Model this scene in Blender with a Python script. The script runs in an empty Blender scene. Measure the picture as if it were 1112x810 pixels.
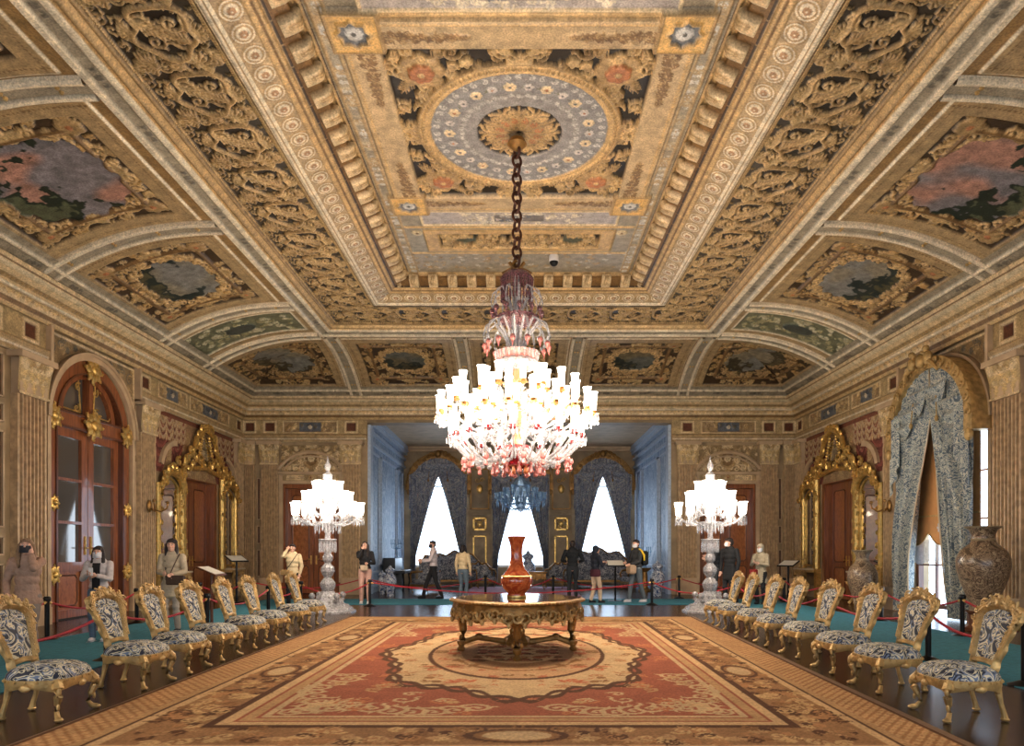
import bpy, bmesh, math, random
import numpy as np
from mathutils import Vector, Matrix
PI=math.pi; C=bpy.context.scene.collection
random.seed(7)
def S(r,g,b):
    f=lambda c:((c/255+.055)/1.055)**2.4 if c>10 else c/255/12.92
    return (f(r),f(g),f(b))
# ------------------------------------------------------------ materials
def nmat(name):
    m=bpy.data.materials.new(name); m.use_nodes=True
    nt=m.node_tree; b=nt.nodes['Principled BSDF']; return m,nt,b
def mat(name,col,rough=.5,metal=0.,ns=0,na=.3,bump=0,bs=40,spec=.5,alpha=1,emit=None,es=0,coat=0):
    m,nt,b=nmat(name)
    b.inputs['Base Color'].default_value=(*col,1); b.inputs['Roughness'].default_value=rough
    b.inputs['Metallic'].default_value=metal; b.inputs['Specular IOR Level'].default_value=spec
    b.inputs['Alpha'].default_value=alpha; b.inputs['Coat Weight'].default_value=coat
    if emit: b.inputs['Emission Color'].default_value=(*emit,1); b.inputs['Emission Strength'].default_value=es
    tc=nt.nodes.new('ShaderNodeTexCoord')
    if ns:
        n=nt.nodes.new('ShaderNodeTexNoise'); n.inputs['Scale'].default_value=ns; n.inputs['Detail'].default_value=5
        nt.links.new(tc.outputs['Object'],n.inputs['Vector'])
        r=nt.nodes.new('ShaderNodeMapRange'); r.inputs[1].default_value=.3; r.inputs[2].default_value=.7
        r.inputs[3].default_value=1-na; r.inputs[4].default_value=1+na; nt.links.new(n.outputs['Fac'],r.inputs[0])
        x=nt.nodes.new('ShaderNodeVectorMath'); x.operation='SCALE'; x.inputs[0].default_value=col
        nt.links.new(r.outputs[0],x.inputs['Scale']); nt.links.new(x.outputs[0],b.inputs['Base Color'])
    if bump:
        n=nt.nodes.new('ShaderNodeTexNoise'); n.inputs['Scale'].default_value=bs; n.inputs['Detail'].default_value=4
        nt.links.new(tc.outputs['Object'],n.inputs['Vector'])
        u=nt.nodes.new('ShaderNodeBump'); u.inputs['Strength'].default_value=bump; u.inputs['Distance'].default_value=.02
        nt.links.new(n.outputs['Fac'],u.inputs['Height']); nt.links.new(u.outputs[0],b.inputs['Normal'])
    return m
def vmat(name,rough=.5,metal=0.,ns=9,na=.25,spec=.4,fs=38,fa=.3):
    m,nt,b=nmat(name); at=nt.nodes.new('ShaderNodeAttribute'); at.attribute_name='Col'
    tc=nt.nodes.new('ShaderNodeTexCoord'); n=nt.nodes.new('ShaderNodeTexNoise'); n.inputs['Scale'].default_value=ns; n.inputs['Detail'].default_value=6
    nt.links.new(tc.outputs['Object'],n.inputs['Vector'])
    r=nt.nodes.new('ShaderNodeMapRange'); r.inputs[1].default_value=.3; r.inputs[2].default_value=.7
    r.inputs[3].default_value=1-na; r.inputs[4].default_value=1+na; nt.links.new(n.outputs['Fac'],r.inputs[0])
    x=nt.nodes.new('ShaderNodeVectorMath'); x.operation='SCALE'
    n2=nt.nodes.new('ShaderNodeTexNoise'); n2.inputs['Scale'].default_value=fs; n2.inputs['Detail'].default_value=3; nt.links.new(tc.outputs['Object'],n2.inputs['Vector'])
    r2=nt.nodes.new('ShaderNodeMapRange'); r2.inputs[1].default_value=.32; r2.inputs[2].default_value=.68; r2.inputs[3].default_value=1-fa; r2.inputs[4].default_value=1+fa; nt.links.new(n2.outputs['Fac'],r2.inputs[0])
    mm=nt.nodes.new('ShaderNodeMath'); mm.operation='MULTIPLY'; nt.links.new(r.outputs[0],mm.inputs[0]); nt.links.new(r2.outputs[0],mm.inputs[1])
    nt.links.new(at.outputs['Color'],x.inputs[0]); nt.links.new(mm.outputs[0],x.inputs['Scale']); nt.links.new(x.outputs[0],b.inputs['Base Color'])
    b.inputs['Roughness'].default_value=rough; b.inputs['Metallic'].default_value=metal; b.inputs['Specular IOR Level'].default_value=spec
    return m
def brocade(name,stops,scale=9,dist=2.2,rough=.75,detail=1.5,stretch=(1,1,1),ns=None):
    m,nt,b=nmat(name); tc=nt.nodes.new('ShaderNodeTexCoord'); mp=nt.nodes.new('ShaderNodeMapping'); mp.inputs['Scale'].default_value=stretch
    nt.links.new(tc.outputs['Object'],mp.inputs['Vector'])
    n=nt.nodes.new('ShaderNodeTexNoise'); n.inputs['Scale'].default_value=scale; n.inputs['Detail'].default_value=detail; n.inputs['Distortion'].default_value=dist
    nt.links.new(mp.outputs[0],n.inputs['Vector'])
    cr=nt.nodes.new('ShaderNodeValToRGB'); cr.color_ramp.interpolation='CONSTANT'
    els=cr.color_ramp.elements
    els[0].position=stops[0][0]; els[0].color=(*stops[0][1],1); els[1].position=stops[1][0]; els[1].color=(*stops[1][1],1)
    for p,c in stops[2:]:
        e=els.new(p); e.color=(*c,1)
    nt.links.new(n.outputs['Fac'],cr.inputs[0]); nt.links.new(cr.outputs[0],b.inputs['Base Color'])
    b.inputs['Roughness'].default_value=rough
    u=nt.nodes.new('ShaderNodeBump'); u.inputs['Strength'].default_value=.3; u.inputs['Distance'].default_value=.01
    nt.links.new(n.outputs['Fac'],u.inputs['Height']); nt.links.new(u.outputs[0],b.inputs['Normal'])
    return m
def woodmat(name,c1,c2,rough=.3,sc=(14,14,1.2),coat=.3):
    m,nt,b=nmat(name); tc=nt.nodes.new('ShaderNodeTexCoord'); mp=nt.nodes.new('ShaderNodeMapping'); mp.inputs['Scale'].default_value=sc
    nt.links.new(tc.outputs['Object'],mp.inputs['Vector'])
    n=nt.nodes.new('ShaderNodeTexNoise'); n.inputs['Scale'].default_value=1.6; n.inputs['Detail'].default_value=6; n.inputs['Distortion'].default_value=.8
    nt.links.new(mp.outputs[0],n.inputs['Vector'])
    cr=nt.nodes.new('ShaderNodeValToRGB'); e=cr.color_ramp.elements; e[0].position=.3; e[0].color=(*c1,1); e[1].position=.7; e[1].color=(*c2,1)
    nt.links.new(n.outputs['Fac'],cr.inputs[0]); nt.links.new(cr.outputs[0],b.inputs['Base Color'])
    b.inputs['Roughness'].default_value=rough; b.inputs['Coat Weight'].default_value=coat
    return m
M={}
M['orn']=vmat('gilded_ornament',.42,.12,7,.28)
M['paint']=vmat('painted_plaster',.7,0,5,.2)
M['rug']=vmat('woven_rug',.95,0,3,.12,.1,45,.22)
M['stone']=mat('cream_plaster',S(186,158,124),.6,0,3,.18,.15,30)
M['stone2']=mat('white_moulding',S(206,188,158),.55,0,4,.12)
M['shaft']=mat('pilaster_marbling',S(184,154,116),.45,.05,9,.3)
M['wallp']=mat('wall_panel_plaster',S(156,132,98),.6,0,2.5,.3)
M['gilt']=mat('gold_leaf',S(216,176,100),.34,.75,12,.3,.25,60)
M['gilt2']=mat('dull_gilding',S(186,152,96),.45,.45,10,.35,.4,50)
M['giltdark']=mat('old_bronze_gilding',S(150,110,58),.4,.6,10,.35,.3,60)
M['wood']=woodmat('mahogany',S(106,56,30),S(156,92,52))
M['wood2']=woodmat('dark_mahogany',S(76,40,26),S(112,64,38))
M['woodp']=woodmat('burl_panel',S(128,70,36),S(178,108,60),.28,(9,9,5))
M['dark']=mat('dark_interior',S(30,24,20),.6)
M['black']=mat('black_metal',S(14,14,15),.35,.4)
M['rope']=mat('red_rope',S(170,30,42),.6,0,60,.3,.6,200)
M['teal']=mat('teal_carpet',S(50,118,134),.95,0,14,.22,.3,300)
M['pinkrug']=mat('lilac_rug',S(176,134,150),.95,0,6,.4,.3,200)
M['mirror']=mat('mirror_glass',S(200,196,186),.03,1.)
M['doorglass']=mat('dark_door_glass',S(120,112,104),.03,.55)
M['crystal']=mat('cut_crystal',S(196,194,196),.08,.0,30,.4,.4,60,1.,.5)
M['crystalg']=mat('grey_cut_crystal',S(170,166,166),.12,.2,34,.5,.9,45,1.,.92)
M['crystalb']=mat('blue_crystal',S(150,190,225),.1,.2,30,.4,.5,60,1.,.75)
M['pinkc']=mat('pink_beads',S(200,120,112),.2,.1,40,.4,.4,60,1.,.8)
M['purple']=mat('purple_beads',S(120,72,78),.25,.15,45,.5,.6,70,1.,.85)
M['ruby']=mat('ruby_glass',S(135,22,28),.12,.1,20,.3,0,40,1.)
M['gold_cup']=mat('amber_cup',S(200,140,80),.25,.4)
M['porc']=brocade('blue_porcelain',[(0,S(60,80,120)),(.47,S(205,210,215)),(.6,S(120,130,150))],16,1.5,.2)
M['marble']=brocade('brown_marbled_porcelain',[(0,S(80,62,46)),(.42,S(146,122,96)),(.5,S(90,68,52)),(.56,S(172,150,120)),(.63,S(112,88,66))],3.4,3.5,.3,5)
M['fabric']=brocade('chair_brocade',[(0,S(34,38,52)),(.40,S(205,194,160)),(.45,S(40,46,62)),(.49,S(122,132,150)),(.535,S(214,202,168)),(.59,S(100,112,134)),(.65,S(34,36,48))],6.2,2.4,.7,1)
M['drape']=brocade('blue_grey_damask',[(0,S(82,94,104)),(.40,S(176,178,166)),(.47,S(92,106,118)),(.53,S(200,196,176)),(.585,S(100,114,126)),(.65,S(180,178,162))],4.2,2.4,.6,2)
M['draped']=brocade('grey_damask',[(0,S(118,120,132)),(.45,S(176,174,172)),(.52,S(126,130,144)),(.6,S(190,182,170))],3.6,2.,.65,2)  # grey damask pattern of the alcove curtains
M['sofa']=brocade('grey_sofa_brocade',[(0,S(60,64,76)),(.45,S(150,150,152)),(.52,S(78,82,96)),(.6,S(170,166,160))],7,2.2,.7,1)
M['bluewall']=brocade('blue_silk_wall',[(0,S(120,142,172)),(.44,S(160,178,198)),(.5,S(130,152,180)),(.58,S(176,190,206))],2.4,1.8,.55,3,(2,1,.6))
M['bluetrim']=mat('blue_wall_moulding',S(176,190,208),.5,0,12,.2)
M['lace']=mat('white_lace',S(225,228,235),.8,0,20,.2,0,40,.3,.75)
M['shadecloth']=mat('ochre_blind',S(196,142,88),.8,0,5,.12)
M['skin']=mat('skin',S(214,164,138),.55,0,8,.06)
M['hair_d']=mat('dark_brown_hair',S(38,26,22),.5,0,50,.3,.5,120)
M['hair_b']=mat('fair_brown_hair',S(128,98,70),.5,0,50,.3,.5,120)
M['white']=mat('white_cloth',S(226,224,224),.8,0,20,.06)
M['screen']=mat('display_card',S(220,214,200),.6)
def glassmat():
    m=bpy.data.materials.new('window_glass'); m.use_nodes=True; nt=m.node_tree; nt.nodes.clear()
    o=nt.nodes.new('ShaderNodeOutputMaterial'); t=nt.nodes.new('ShaderNodeBsdfTransparent'); t.inputs[0].default_value=(.93,.96,1,1)
    g=nt.nodes.new('ShaderNodeBsdfGlossy'); g.inputs['Roughness'].default_value=.02
    x=nt.nodes.new('ShaderNodeMixShader'); x.inputs[0].default_value=.06
    nt.links.new(t.outputs[0],x.inputs[1]); nt.links.new(g.outputs[0],x.inputs[2]); nt.links.new(x.outputs[0],o.inputs[0]); return m
M['glass']=glassmat()
M['shade']=mat('lit_glass_shade',S(255,240,215),.4,0,emit=(1.,.91,.78),es=6)
M['shades']=mat('lit_frosted_shade',S(255,246,230),.4,0,emit=(1.,.92,.82),es=4)
def cloth(name,c,bump=.4): 
    if name not in M: M[name]=mat(name,c,.85,0,16,.12,bump,25)
    return M[name]
# ------------------------------------------------------------ mesh builder
def setp(o,label=None,cat=None,group=None,kind=None):
    if label: o['label']=label
    if cat: o['category']=cat
    if group: o['group']=group
    if kind: o['kind']=kind
    return o
def empty(name,loc=(0,0,0),rz=0,**k):
    o=bpy.data.objects.new(name,None); C.objects.link(o); o.location=loc; o.rotation_euler=(0,0,rz); o.empty_display_size=.2
    return setp(o,**k)
class MB:
    def __init__(s,tf=None): s.v=[]; s.f=[]; s.tf=tf
    def add(s,vs,fs):
        n=len(s.v); s.v+= [tuple(s.tf(*p)) for p in vs] if s.tf else [tuple(p) for p in vs]
        s.f+=[tuple(n+i for i in f) for f in fs]
    def box(s,x0,x1,y0,y1,z0,z1,b=0):
        if b==0:
            s.add([(x0,y0,z0),(x1,y0,z0),(x1,y1,z0),(x0,y1,z0),(x0,y0,z1),(x1,y0,z1),(x1,y1,z1),(x0,y1,z1)],
              [(0,3,2,1),(4,5,6,7),(0,1,5,4),(1,2,6,5),(2,3,7,6),(3,0,4,7)])
        else:
            xs=(x0,x0+b,x1-b,x1); P=[]
            def ring(z,i):
                return [(x0+i,y0+i*0,z),(x0+b,y0,z)]
            # chamfered box via two inset caps
            c=[(x0,y0),(x1,y0),(x1,y1),(x0,y1)]; ci=[(x0+b,y0+b),(x1-b,y0+b),(x1-b,y1-b),(x0+b,y1-b)]
            V=[(p[0],p[1],z0) for p in ci]+[(p[0],p[1],z0+b) for p in c]+[(p[0],p[1],z1-b) for p in c]+[(p[0],p[1],z1) for p in ci]
            F=[(3,2,1,0),(12,13,14,15)]
            for k in range(3):
                for i in range(4): j=(i+1)%4; F.append((k*4+i,k*4+j,k*4+4+j,k*4+4+i))
            s.add(V,F)
        return s
    def lathe(s,prof,cx=0,cy=0,seg=20,sx=1,sy=1,z0=0,lob=0,nl=0,cap=True):
        V=[];F=[];n=len(prof)
        for r,z in prof:
            for i in range(seg):
                a=2*PI*i/seg; rr=r*(1+lob*math.cos(nl*a)) if nl else r
                V.append((cx+rr*sx*math.cos(a),cy+rr*sy*math.sin(a),z0+z))
        for k in range(n-1):
            for i in range(seg): j=(i+1)%seg; F.append((k*seg+i,k*seg+j,(k+1)*seg+j,(k+1)*seg+i))
        if cap:
            F.append(tuple(range(seg-1,-1,-1))); F.append(tuple((n-1)*seg+i for i in range(seg)))
        s.add(V,F); return s
    def tube(s,pts,r,seg=6,flat=1,up=(0,0,1)):
        pts=[Vector(p) for p in pts]; n=len(pts); V=[];F=[]; rs=r if hasattr(r,'__len__') else [r]*n
        up=Vector(up)
        for k in range(n):
            t=(pts[min(k+1,n-1)]-pts[max(k-1,0)])
            if t.length<1e-9: t=Vector((0,0,1))
            t.normalize(); a=t.cross(up)
            if a.length<.05: a=t.cross(Vector((1,0,0)) if abs(t.x)<.9 else Vector((0,1,0)))
            a.normalize(); b=a.cross(t).normalized()
            for i in range(seg):
                q=2*PI*i/seg; V.append(pts[k]+a*math.cos(q)*rs[k]+b*math.sin(q)*rs[k]*flat)
        for k in range(n-1):
            for i in range(seg): j=(i+1)%seg; F.append((k*seg+i,k*seg+j,(k+1)*seg+j,(k+1)*seg+i))
        F.append(tuple(range(seg-1,-1,-1))); F.append(tuple((n-1)*seg+i for i in range(seg)))
        s.add(V,F); return s
    def ball(s,c,r,seg=10,rings=6):
        if not hasattr(r,'__len__'): r=(r,r,r)
        V=[(c[0],c[1],c[2]-r[2])];F=[]
        for k in range(1,rings):
            p=-PI/2+PI*k/rings
            for i in range(seg):
                a=2*PI*i/seg; V.append((c[0]+r[0]*math.cos(p)*math.cos(a),c[1]+r[1]*math.cos(p)*math.sin(a),c[2]+r[2]*math.sin(p)))
        V.append((c[0],c[1],c[2]+r[2])); L=len(V)-1
        for i in range(seg):
            j=(i+1)%seg; F.append((0,1+j,1+i)); F.append((L,1+(rings-2)*seg+i,1+(rings-2)*seg+j))
            for k in range(rings-2): F.append((1+k*seg+i,1+k*seg+j,1+(k+1)*seg+j,1+(k+1)*seg+i))
        s.add(V,F); return s
    def prism(s,poly,y0,y1):
        """polygon in x,z extruded along y"""
        n=len(poly); V=[(x,y0,z) for x,z in poly]+[(x,y1,z) for x,z in poly]
        F=[tuple(range(n)),tuple(range(2*n-1,n-1,-1))]+[(i,i+n,(i+1)%n+n,(i+1)%n) for i in range(n)]
        s.add(V,F); return s
    def prismz(s,poly,z0,z1):
        n=len(poly); V=[(x,y,z0) for x,y in poly]+[(x,y,z1) for x,y in poly]
        F=[tuple(range(n-1,-1,-1)),tuple(range(n,2*n))]+[(i,(i+1)%n,(i+1)%n+n,i+n) for i in range(n)]
        s.add(V,F); return s
    def grid(s,fn,nu,nv,closed=False):
        V=[fn(i/nu,j/nv) for j in range(nv+1) for i in range(nu+1)]
        F=[(j*(nu+1)+i,j*(nu+1)+i+1,(j+1)*(nu+1)+i+1,(j+1)*(nu+1)+i) for j in range(nv) for i in range(nu)]
        s.add(V,F); return s
    def spiral(s,x,z,R,a0=0,hand=1,turns=1.4,r=.03,y=0,seg=5,n=18,lift=.0):
        """scroll in the x,z plane at depth y, starting on its outside and curling in"""
        P=[];Rr=[]
        for k in range(n+1):
            t=k/n; a=a0+hand*turns*2*PI*t; q=R*(1-.86*t**.8)
            P.append((x+q*math.cos(a),y-lift*t,z+q*math.sin(a))); Rr.append(r*(1.05-.55*t))
        s.tube(P,Rr,seg,up=(0,1,0)); s.ball(P[-1],r*1.0,6,4); return s
    def build(s,name,m,parent=None,smooth=True,**k):
        me=bpy.data.meshes.new(name); me.from_pydata(s.v,[],s.f); me.materials.append(m)
        if smooth: 
            me.polygons.foreach_set('use_smooth',[True]*len(me.polygons))
            try: me.set_sharp_from_angle(angle=math.radians(38))
            except Exception: pass
        me.update()
        o=bpy.data.objects.new(name,me); C.objects.link(o)
        if parent: o.parent=parent
        return setp(o,**k)
def copy_tree(o,parent=None):
    c=o.copy(); C.objects.link(c); c.parent=parent
    for ch in [x for x in o.children]: copy_tree(ch,c)
    return c
# ------------------------------------------------------------ relief canvas
class Cv:
    def __init__(s,w,h,res,col,h0=0.,u0=0.,v0=0.,wrap=False):
        s.w=w; s.h=h; s.res=res; s.u0=u0; s.v0=v0; s.wrap=wrap
        s.nx=max(2,int(round(w/res)))+(0 if wrap else 1); s.ny=max(2,int(round(h/res)))+1
        s.H=np.full((s.ny,s.nx),float(h0)); s.Cc=np.empty((s.ny,s.nx,3)); s.Cc[:]=col
    def win(s,x,y,rx,ry):
        i0=int(math.floor((x-rx-s.u0)/s.res)); i1=int(math.ceil((x+rx-s.u0)/s.res))+1
        j0=max(0,int(math.floor((y-ry-s.v0)/s.res))); j1=min(s.ny,int(math.ceil((y+ry-s.v0)/s.res))+1)
        if not s.wrap: i0=max(0,i0); i1=min(s.nx,i1)
        if i1<=i0 or j1<=j0: return None
        I=np.arange(i0,i1); J=np.arange(j0,j1)
        return (I%s.nx if s.wrap else I),J,(I*s.res+s.u0)[None,:],(J*s.res+s.v0)[:,None]
    def dab(s,x,y,r,h,col,z0=0.):
        h*=.5
        w=s.win(x,y,r,r)
        if w is None: return
        I,J,X,Y=w; d=((X-x)**2+(Y-y)**2)/(r*r); p=z0+h*np.sqrt(np.clip(1-d,0,1)); ix=np.ix_(J,I)
        m=(d<1)&(p>s.H[ix]); hh=s.H[ix]; hh[m]=p[m]; s.H[ix]=hh; cc=s.Cc[ix]; cc[m]=col; s.Cc[ix]=cc
    def stroke(s,pts,r,h,col,z0=0.):
        pts=np.array(pts,float); n=len(pts); r=np.broadcast_to(np.array(r,float),(n,)); h=np.broadcast_to(np.array(h,float),(n,))
        for k in range(n-1):
            L=np.hypot(*(pts[k+1]-pts[k])); m=max(1,int(L/max(s.res*.8,min(r[k],r[k+1])*.45)))
            for q in range(m+(k==n-2)):
                t=q/m; p=pts[k]*(1-t)+pts[k+1]*t; s.dab(p[0],p[1],r[k]*(1-t)+r[k+1]*t,h[k]*(1-t)+h[k+1]*t,col,z0)
    def rect(s,x0,x1,y0,y1,h=None,col=None):
        w=s.win((x0+x1)/2,(y0+y1)/2,(x1-x0)/2,(y1-y0)/2)
        if w is None: return
        I,J,X,Y=w; m=(X>=x0)&(X<=x1)&(Y>=y0)&(Y<=y1); s.put(I,J,m,h,col)
    def put(s,I,J,m,h,col):
        ix=np.ix_(J,I)
        if h is not None: hh=s.H[ix]; hh[m]=h; s.H[ix]=hh
        if col is not None: cc=s.Cc[ix]; cc[m]=col; s.Cc[ix]=cc
    def ell(s,x,y,rx,ry,h=None,col=None,ri=0,p=2):
        w=s.win(x,y,rx,ry)
        if w is None: return
        I,J,X,Y=w; d=(abs(X-x)/rx)**p+(abs(Y-y)/ry)**p; m=(d<=1)&(d>=ri); s.put(I,J,m,h,col)
    def frame(s,x0,x1,y0,y1,t,h,col,z0=0.):
        s.stroke([(x0,y0),(x1,y0),(x1,y1),(x0,y1),(x0,y0)],t,h,col,z0)
    def scroll(s,x,y,R,a0,hand,col,r=.02,h=.03,turns=1.3,leaves=0,z0=0.):
        n=22;P=[];r_=[]
        for k in range(n+1):
            t=k/n; a=a0+hand*turns*2*PI*t; q=R*(1-.85*t**.85); P.append((x+q*math.cos(a),y+q*math.sin(a))); r_.append(r*(1.1-.5*t))
        s.stroke(P,r_,h,col,z0); s.dab(P[-1][0],P[-1][1],r*1.3,h*1.3,col,z0)
        for k in range(leaves):
            t=k/max(1,leaves)*.6; a=a0+hand*turns*2*PI*t; q=R*(1-.85*t**.85); x1,y1=x+q*math.cos(a),y+q*math.sin(a)
            b=a-hand*.7; L=R*.55
            s.stroke([(x1,y1),(x1+L*.6*math.cos(b),y1+L*.6*math.sin(b)),(x1+L*math.cos(b+hand*.5),y1+L*math.sin(b+hand*.5))],[r*.8,r*.75,r*.3],h*.85,col,z0)
    def shell(s,x,y,R,a,col,n=7,spread=2.2,h=.03,z0=0.):
        for k in range(n):
            b=a+spread*(k/(n-1)-.5); rr=R*(1-.12*abs(k/(n-1)-.5)*2)
            s.stroke([(x+.2*R*math.cos(b),y+.2*R*math.sin(b)),(x+rr*math.cos(b),y+rr*math.sin(b))],[R*.05,R*spread/n*.42],[h*.6,h],col,z0)
        s.dab(x,y,R*.22,h*1.2,col,z0)
    def flower(s,x,y,R,col,n=6,h=.03,c2=None,z0=0.,a0=0):
        for k in range(n):
            b=a0+2*PI*k/n; s.dab(x+.6*R*math.cos(b),y+.6*R*math.sin(b),R*.42,h,col,z0)
        s.dab(x,y,R*.32,h*1.25,c2 or col,z0)
    def leaf(s,x,y,L,a,col,w=.3,h=.03,z0=0.):
        n=5
        s.stroke([(x,y),(x+L*math.cos(a),y+L*math.sin(a))],[L*.06,L*.03],h*1.1,col,z0)
        for k in range(n):
            t=.12+.7*k/n; px,py=x+L*t*math.cos(a),y+L*t*math.sin(a)
            for sg in (-1,1):
                b=a+sg*.75; l=L*w*(1-t*.6); s.stroke([(px,py),(px+l*math.cos(b),py+l*math.sin(b))],[L*.045,L*.03],h*.8,col,z0)
    def scatter(s,x0,x1,y0,y1,n,Rr,cols,h=.03,seed=1,avoid=None,r=None):
        R_=random.Random(seed)
        for k in range(n):
            x=R_.uniform(x0,x1); y=R_.uniform(y0,y1); R=R_.uniform(*Rr)
            if avoid and avoid(x,y): continue
            c=R_.choice(cols); q=R_.random(); rr=r or max(s.res*.95,R*.12)
            if q<.62: s.scroll(x,y,R,R_.uniform(0,6.28),R_.choice((-1,1)),c,rr,h*R_.uniform(.7,1.1),R_.uniform(.9,1.5),R_.choice((0,2,3)))
            elif q<.8: s.leaf(x,y,R*1.7,R_.uniform(0,6.28),c,.45,h)
            elif q<.92: s.flower(x,y,R*.7,c,R_.choice((5,6,7)),h)
            else: s.shell(x,y,R,R_.uniform(0,6.28),c,6,2.,h)
    def mirror(s,ax=1):
        F=s.H[:,::-1] if ax==1 else s.H[::-1]; FC=s.Cc[:,::-1] if ax==1 else s.Cc[::-1]
        m=F>s.H; s.H[m]=F[m]; s.Cc[m]=FC[m]
    def noise(s,amp=.2,seed=0,k=6):
        r=np.random.RandomState(seed); g=r.rand(s.ny//k+2,s.nx//k+2)
        yy=np.linspace(0,g.shape[0]-1.01,s.ny); xx=np.linspace(0,g.shape[1]-1.01,s.nx); j=yy.astype(int); i=xx.astype(int); fy=(yy-j)[:,None]; fx=(xx-i)[None,:]
        return (g[np.ix_(j,i)]*(1-fy)*(1-fx)+g[np.ix_(j+1,i)]*fy*(1-fx)+g[np.ix_(j,i+1)]*(1-fy)*fx+g[np.ix_(j+1,i+1)]*fy*fx)
    def painting(s,x,y,rx,ry,seed=0,p=2.6,sky=None,rag=.12):
        """a painted landscape: pale sky, rose clouds, dark trees and hills, ragged rocaille outline"""
        I,J,X,Y=s.win(x,y,rx,ry); n1=s.noise(1,seed,12)[np.ix_(J,I)]; n2=s.noise(1,seed+9,4)[np.ix_(J,I)]; n3=s.noise(1,seed+3,22)[np.ix_(J,I)]
        th=np.arctan2((Y-y)/ry,(X-x)/rx); d=(abs(X-x)/rx)**p+(abs(Y-y)/ry)**p; m=d<=1-rag+rag*np.sin(th*14)
        col=np.empty(n1.shape+(3,)); A,B,G,G2=[np.array(S(*c)) for c in (sky or ((128,122,122),(168,124,104),(40,48,34),(84,82,60)))]
        w=np.clip((n3-.4)*4,0,1)[...,None]; col[:]=A*(1-w)+B*w
        g=((n1*.7+n2*.35+(Y-y)/ry*-.38+abs(X-x)/rx*.18)>.72); col[g]=G
        g2=((n1*.7+n2*.4+(Y-y)/ry*-.5)>.95); col[g2]=G2
        col*=(.55+.45*n2)[...,None]
        ix=np.ix_(J,I); hh=s.H[ix]; hh[m]=0; s.H[ix]=hh; cc=s.Cc[ix]; cc[m]=col[m]; s.Cc[ix]=cc
def nmesh(name,P,Cc,nx,ny,m,parent=None,keep=None,**k):
    idx=np.arange(nx*ny).reshape(ny,nx); F=np.stack([idx[:-1,:-1],idx[:-1,1:],idx[1:,1:],idx[1:,:-1]],-1).reshape(-1,4)
    if keep is not None: F=F[keep.reshape(-1)]
    me=bpy.data.meshes.new(name); me.vertices.add(len(P)); me.vertices.foreach_set('co',P.astype(np.float32).ravel())
    me.loops.add(F.size); me.loops.foreach_set('vertex_index',F.astype(np.int32).ravel())
    me.polygons.add(len(F)); me.polygons.foreach_set('loop_start',np.arange(0,F.size,4,dtype=np.int32))
    try: me.polygons.foreach_set('loop_total',np.full(len(F),4,dtype=np.int32))
    except Exception: pass
    me.polygons.foreach_set('use_smooth',np.ones(len(F),dtype=bool))
    me.update(calc_edges=True); 
    a=me.color_attributes.new('Col','FLOAT_COLOR','POINT'); cc=np.ones((len(P),4),np.float32); cc[:,:3]=Cc.reshape(-1,3); a.data.foreach_set('color',cc.ravel())
    me.materials.append(m); o=bpy.data.objects.new(name,me); C.objects.link(o)
    if parent: o.parent=parent
    return setp(o,**k)
def field(name,cv,surf,m,parent=None,step=1,**k):
    """surf(U,V,H)->(...,3) arrays; one vertex per canvas cell"""
    J=np.arange(0,cv.ny,step); I=np.arange(0,cv.nx,step); U,V=np.meshgrid(I*cv.res+cv.u0,J*cv.res+cv.v0)
    H=cv.H[np.ix_(J,I)]; P=surf(U,V,H); return nmesh(name,P.reshape(-1,3),cv.Cc[np.ix_(J,I)],len(I),len(J),m,parent,**k)
def flatfield(name,cv,tf,m,parent=None,**k):
    """tf(u,d,z)->xyz per wall; d is height off the wall"""
    def sf(U,V,H):
        a=tf(U,H,V); return np.stack([np.broadcast_to(q,U.shape) for q in a],-1)
    return field(name,cv,sf,m,parent,**k)
# ------------------------------------------------------------ camera, world
cam=bpy.data.objects.new('camera',bpy.data.cameras.new('camera')); C.objects.link(cam)
cam.location=(0,0,1.4); cam.rotation_euler=(PI/2,0,0); cam.data.sensor_width=36; cam.data.lens=754*36/1112
cam.data.shift_x=-8/1112; cam.data.shift_y=195/1112; cam.data.clip_start=.05; cam.data.clip_end=300
bpy.context.scene.camera=cam
sc=bpy.context.scene; sc.view_settings.view_transform='Standard'; sc.view_settings.look='None'; sc.view_settings.gamma=1; sc.view_settings.exposure=0.55
w=bpy.data.worlds.new('daylight'); sc.world=w; w.use_nodes=True; bg=w.node_tree.nodes['Background']; bg.inputs[0].default_value=(.66,.82,1,1); bg.inputs[1].default_value=4.6
XW=9.33; YF=23.3; YC=11.15; DL=2.82; YN=YC-XW-DL; YA=30.7; XA=5.1
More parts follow.
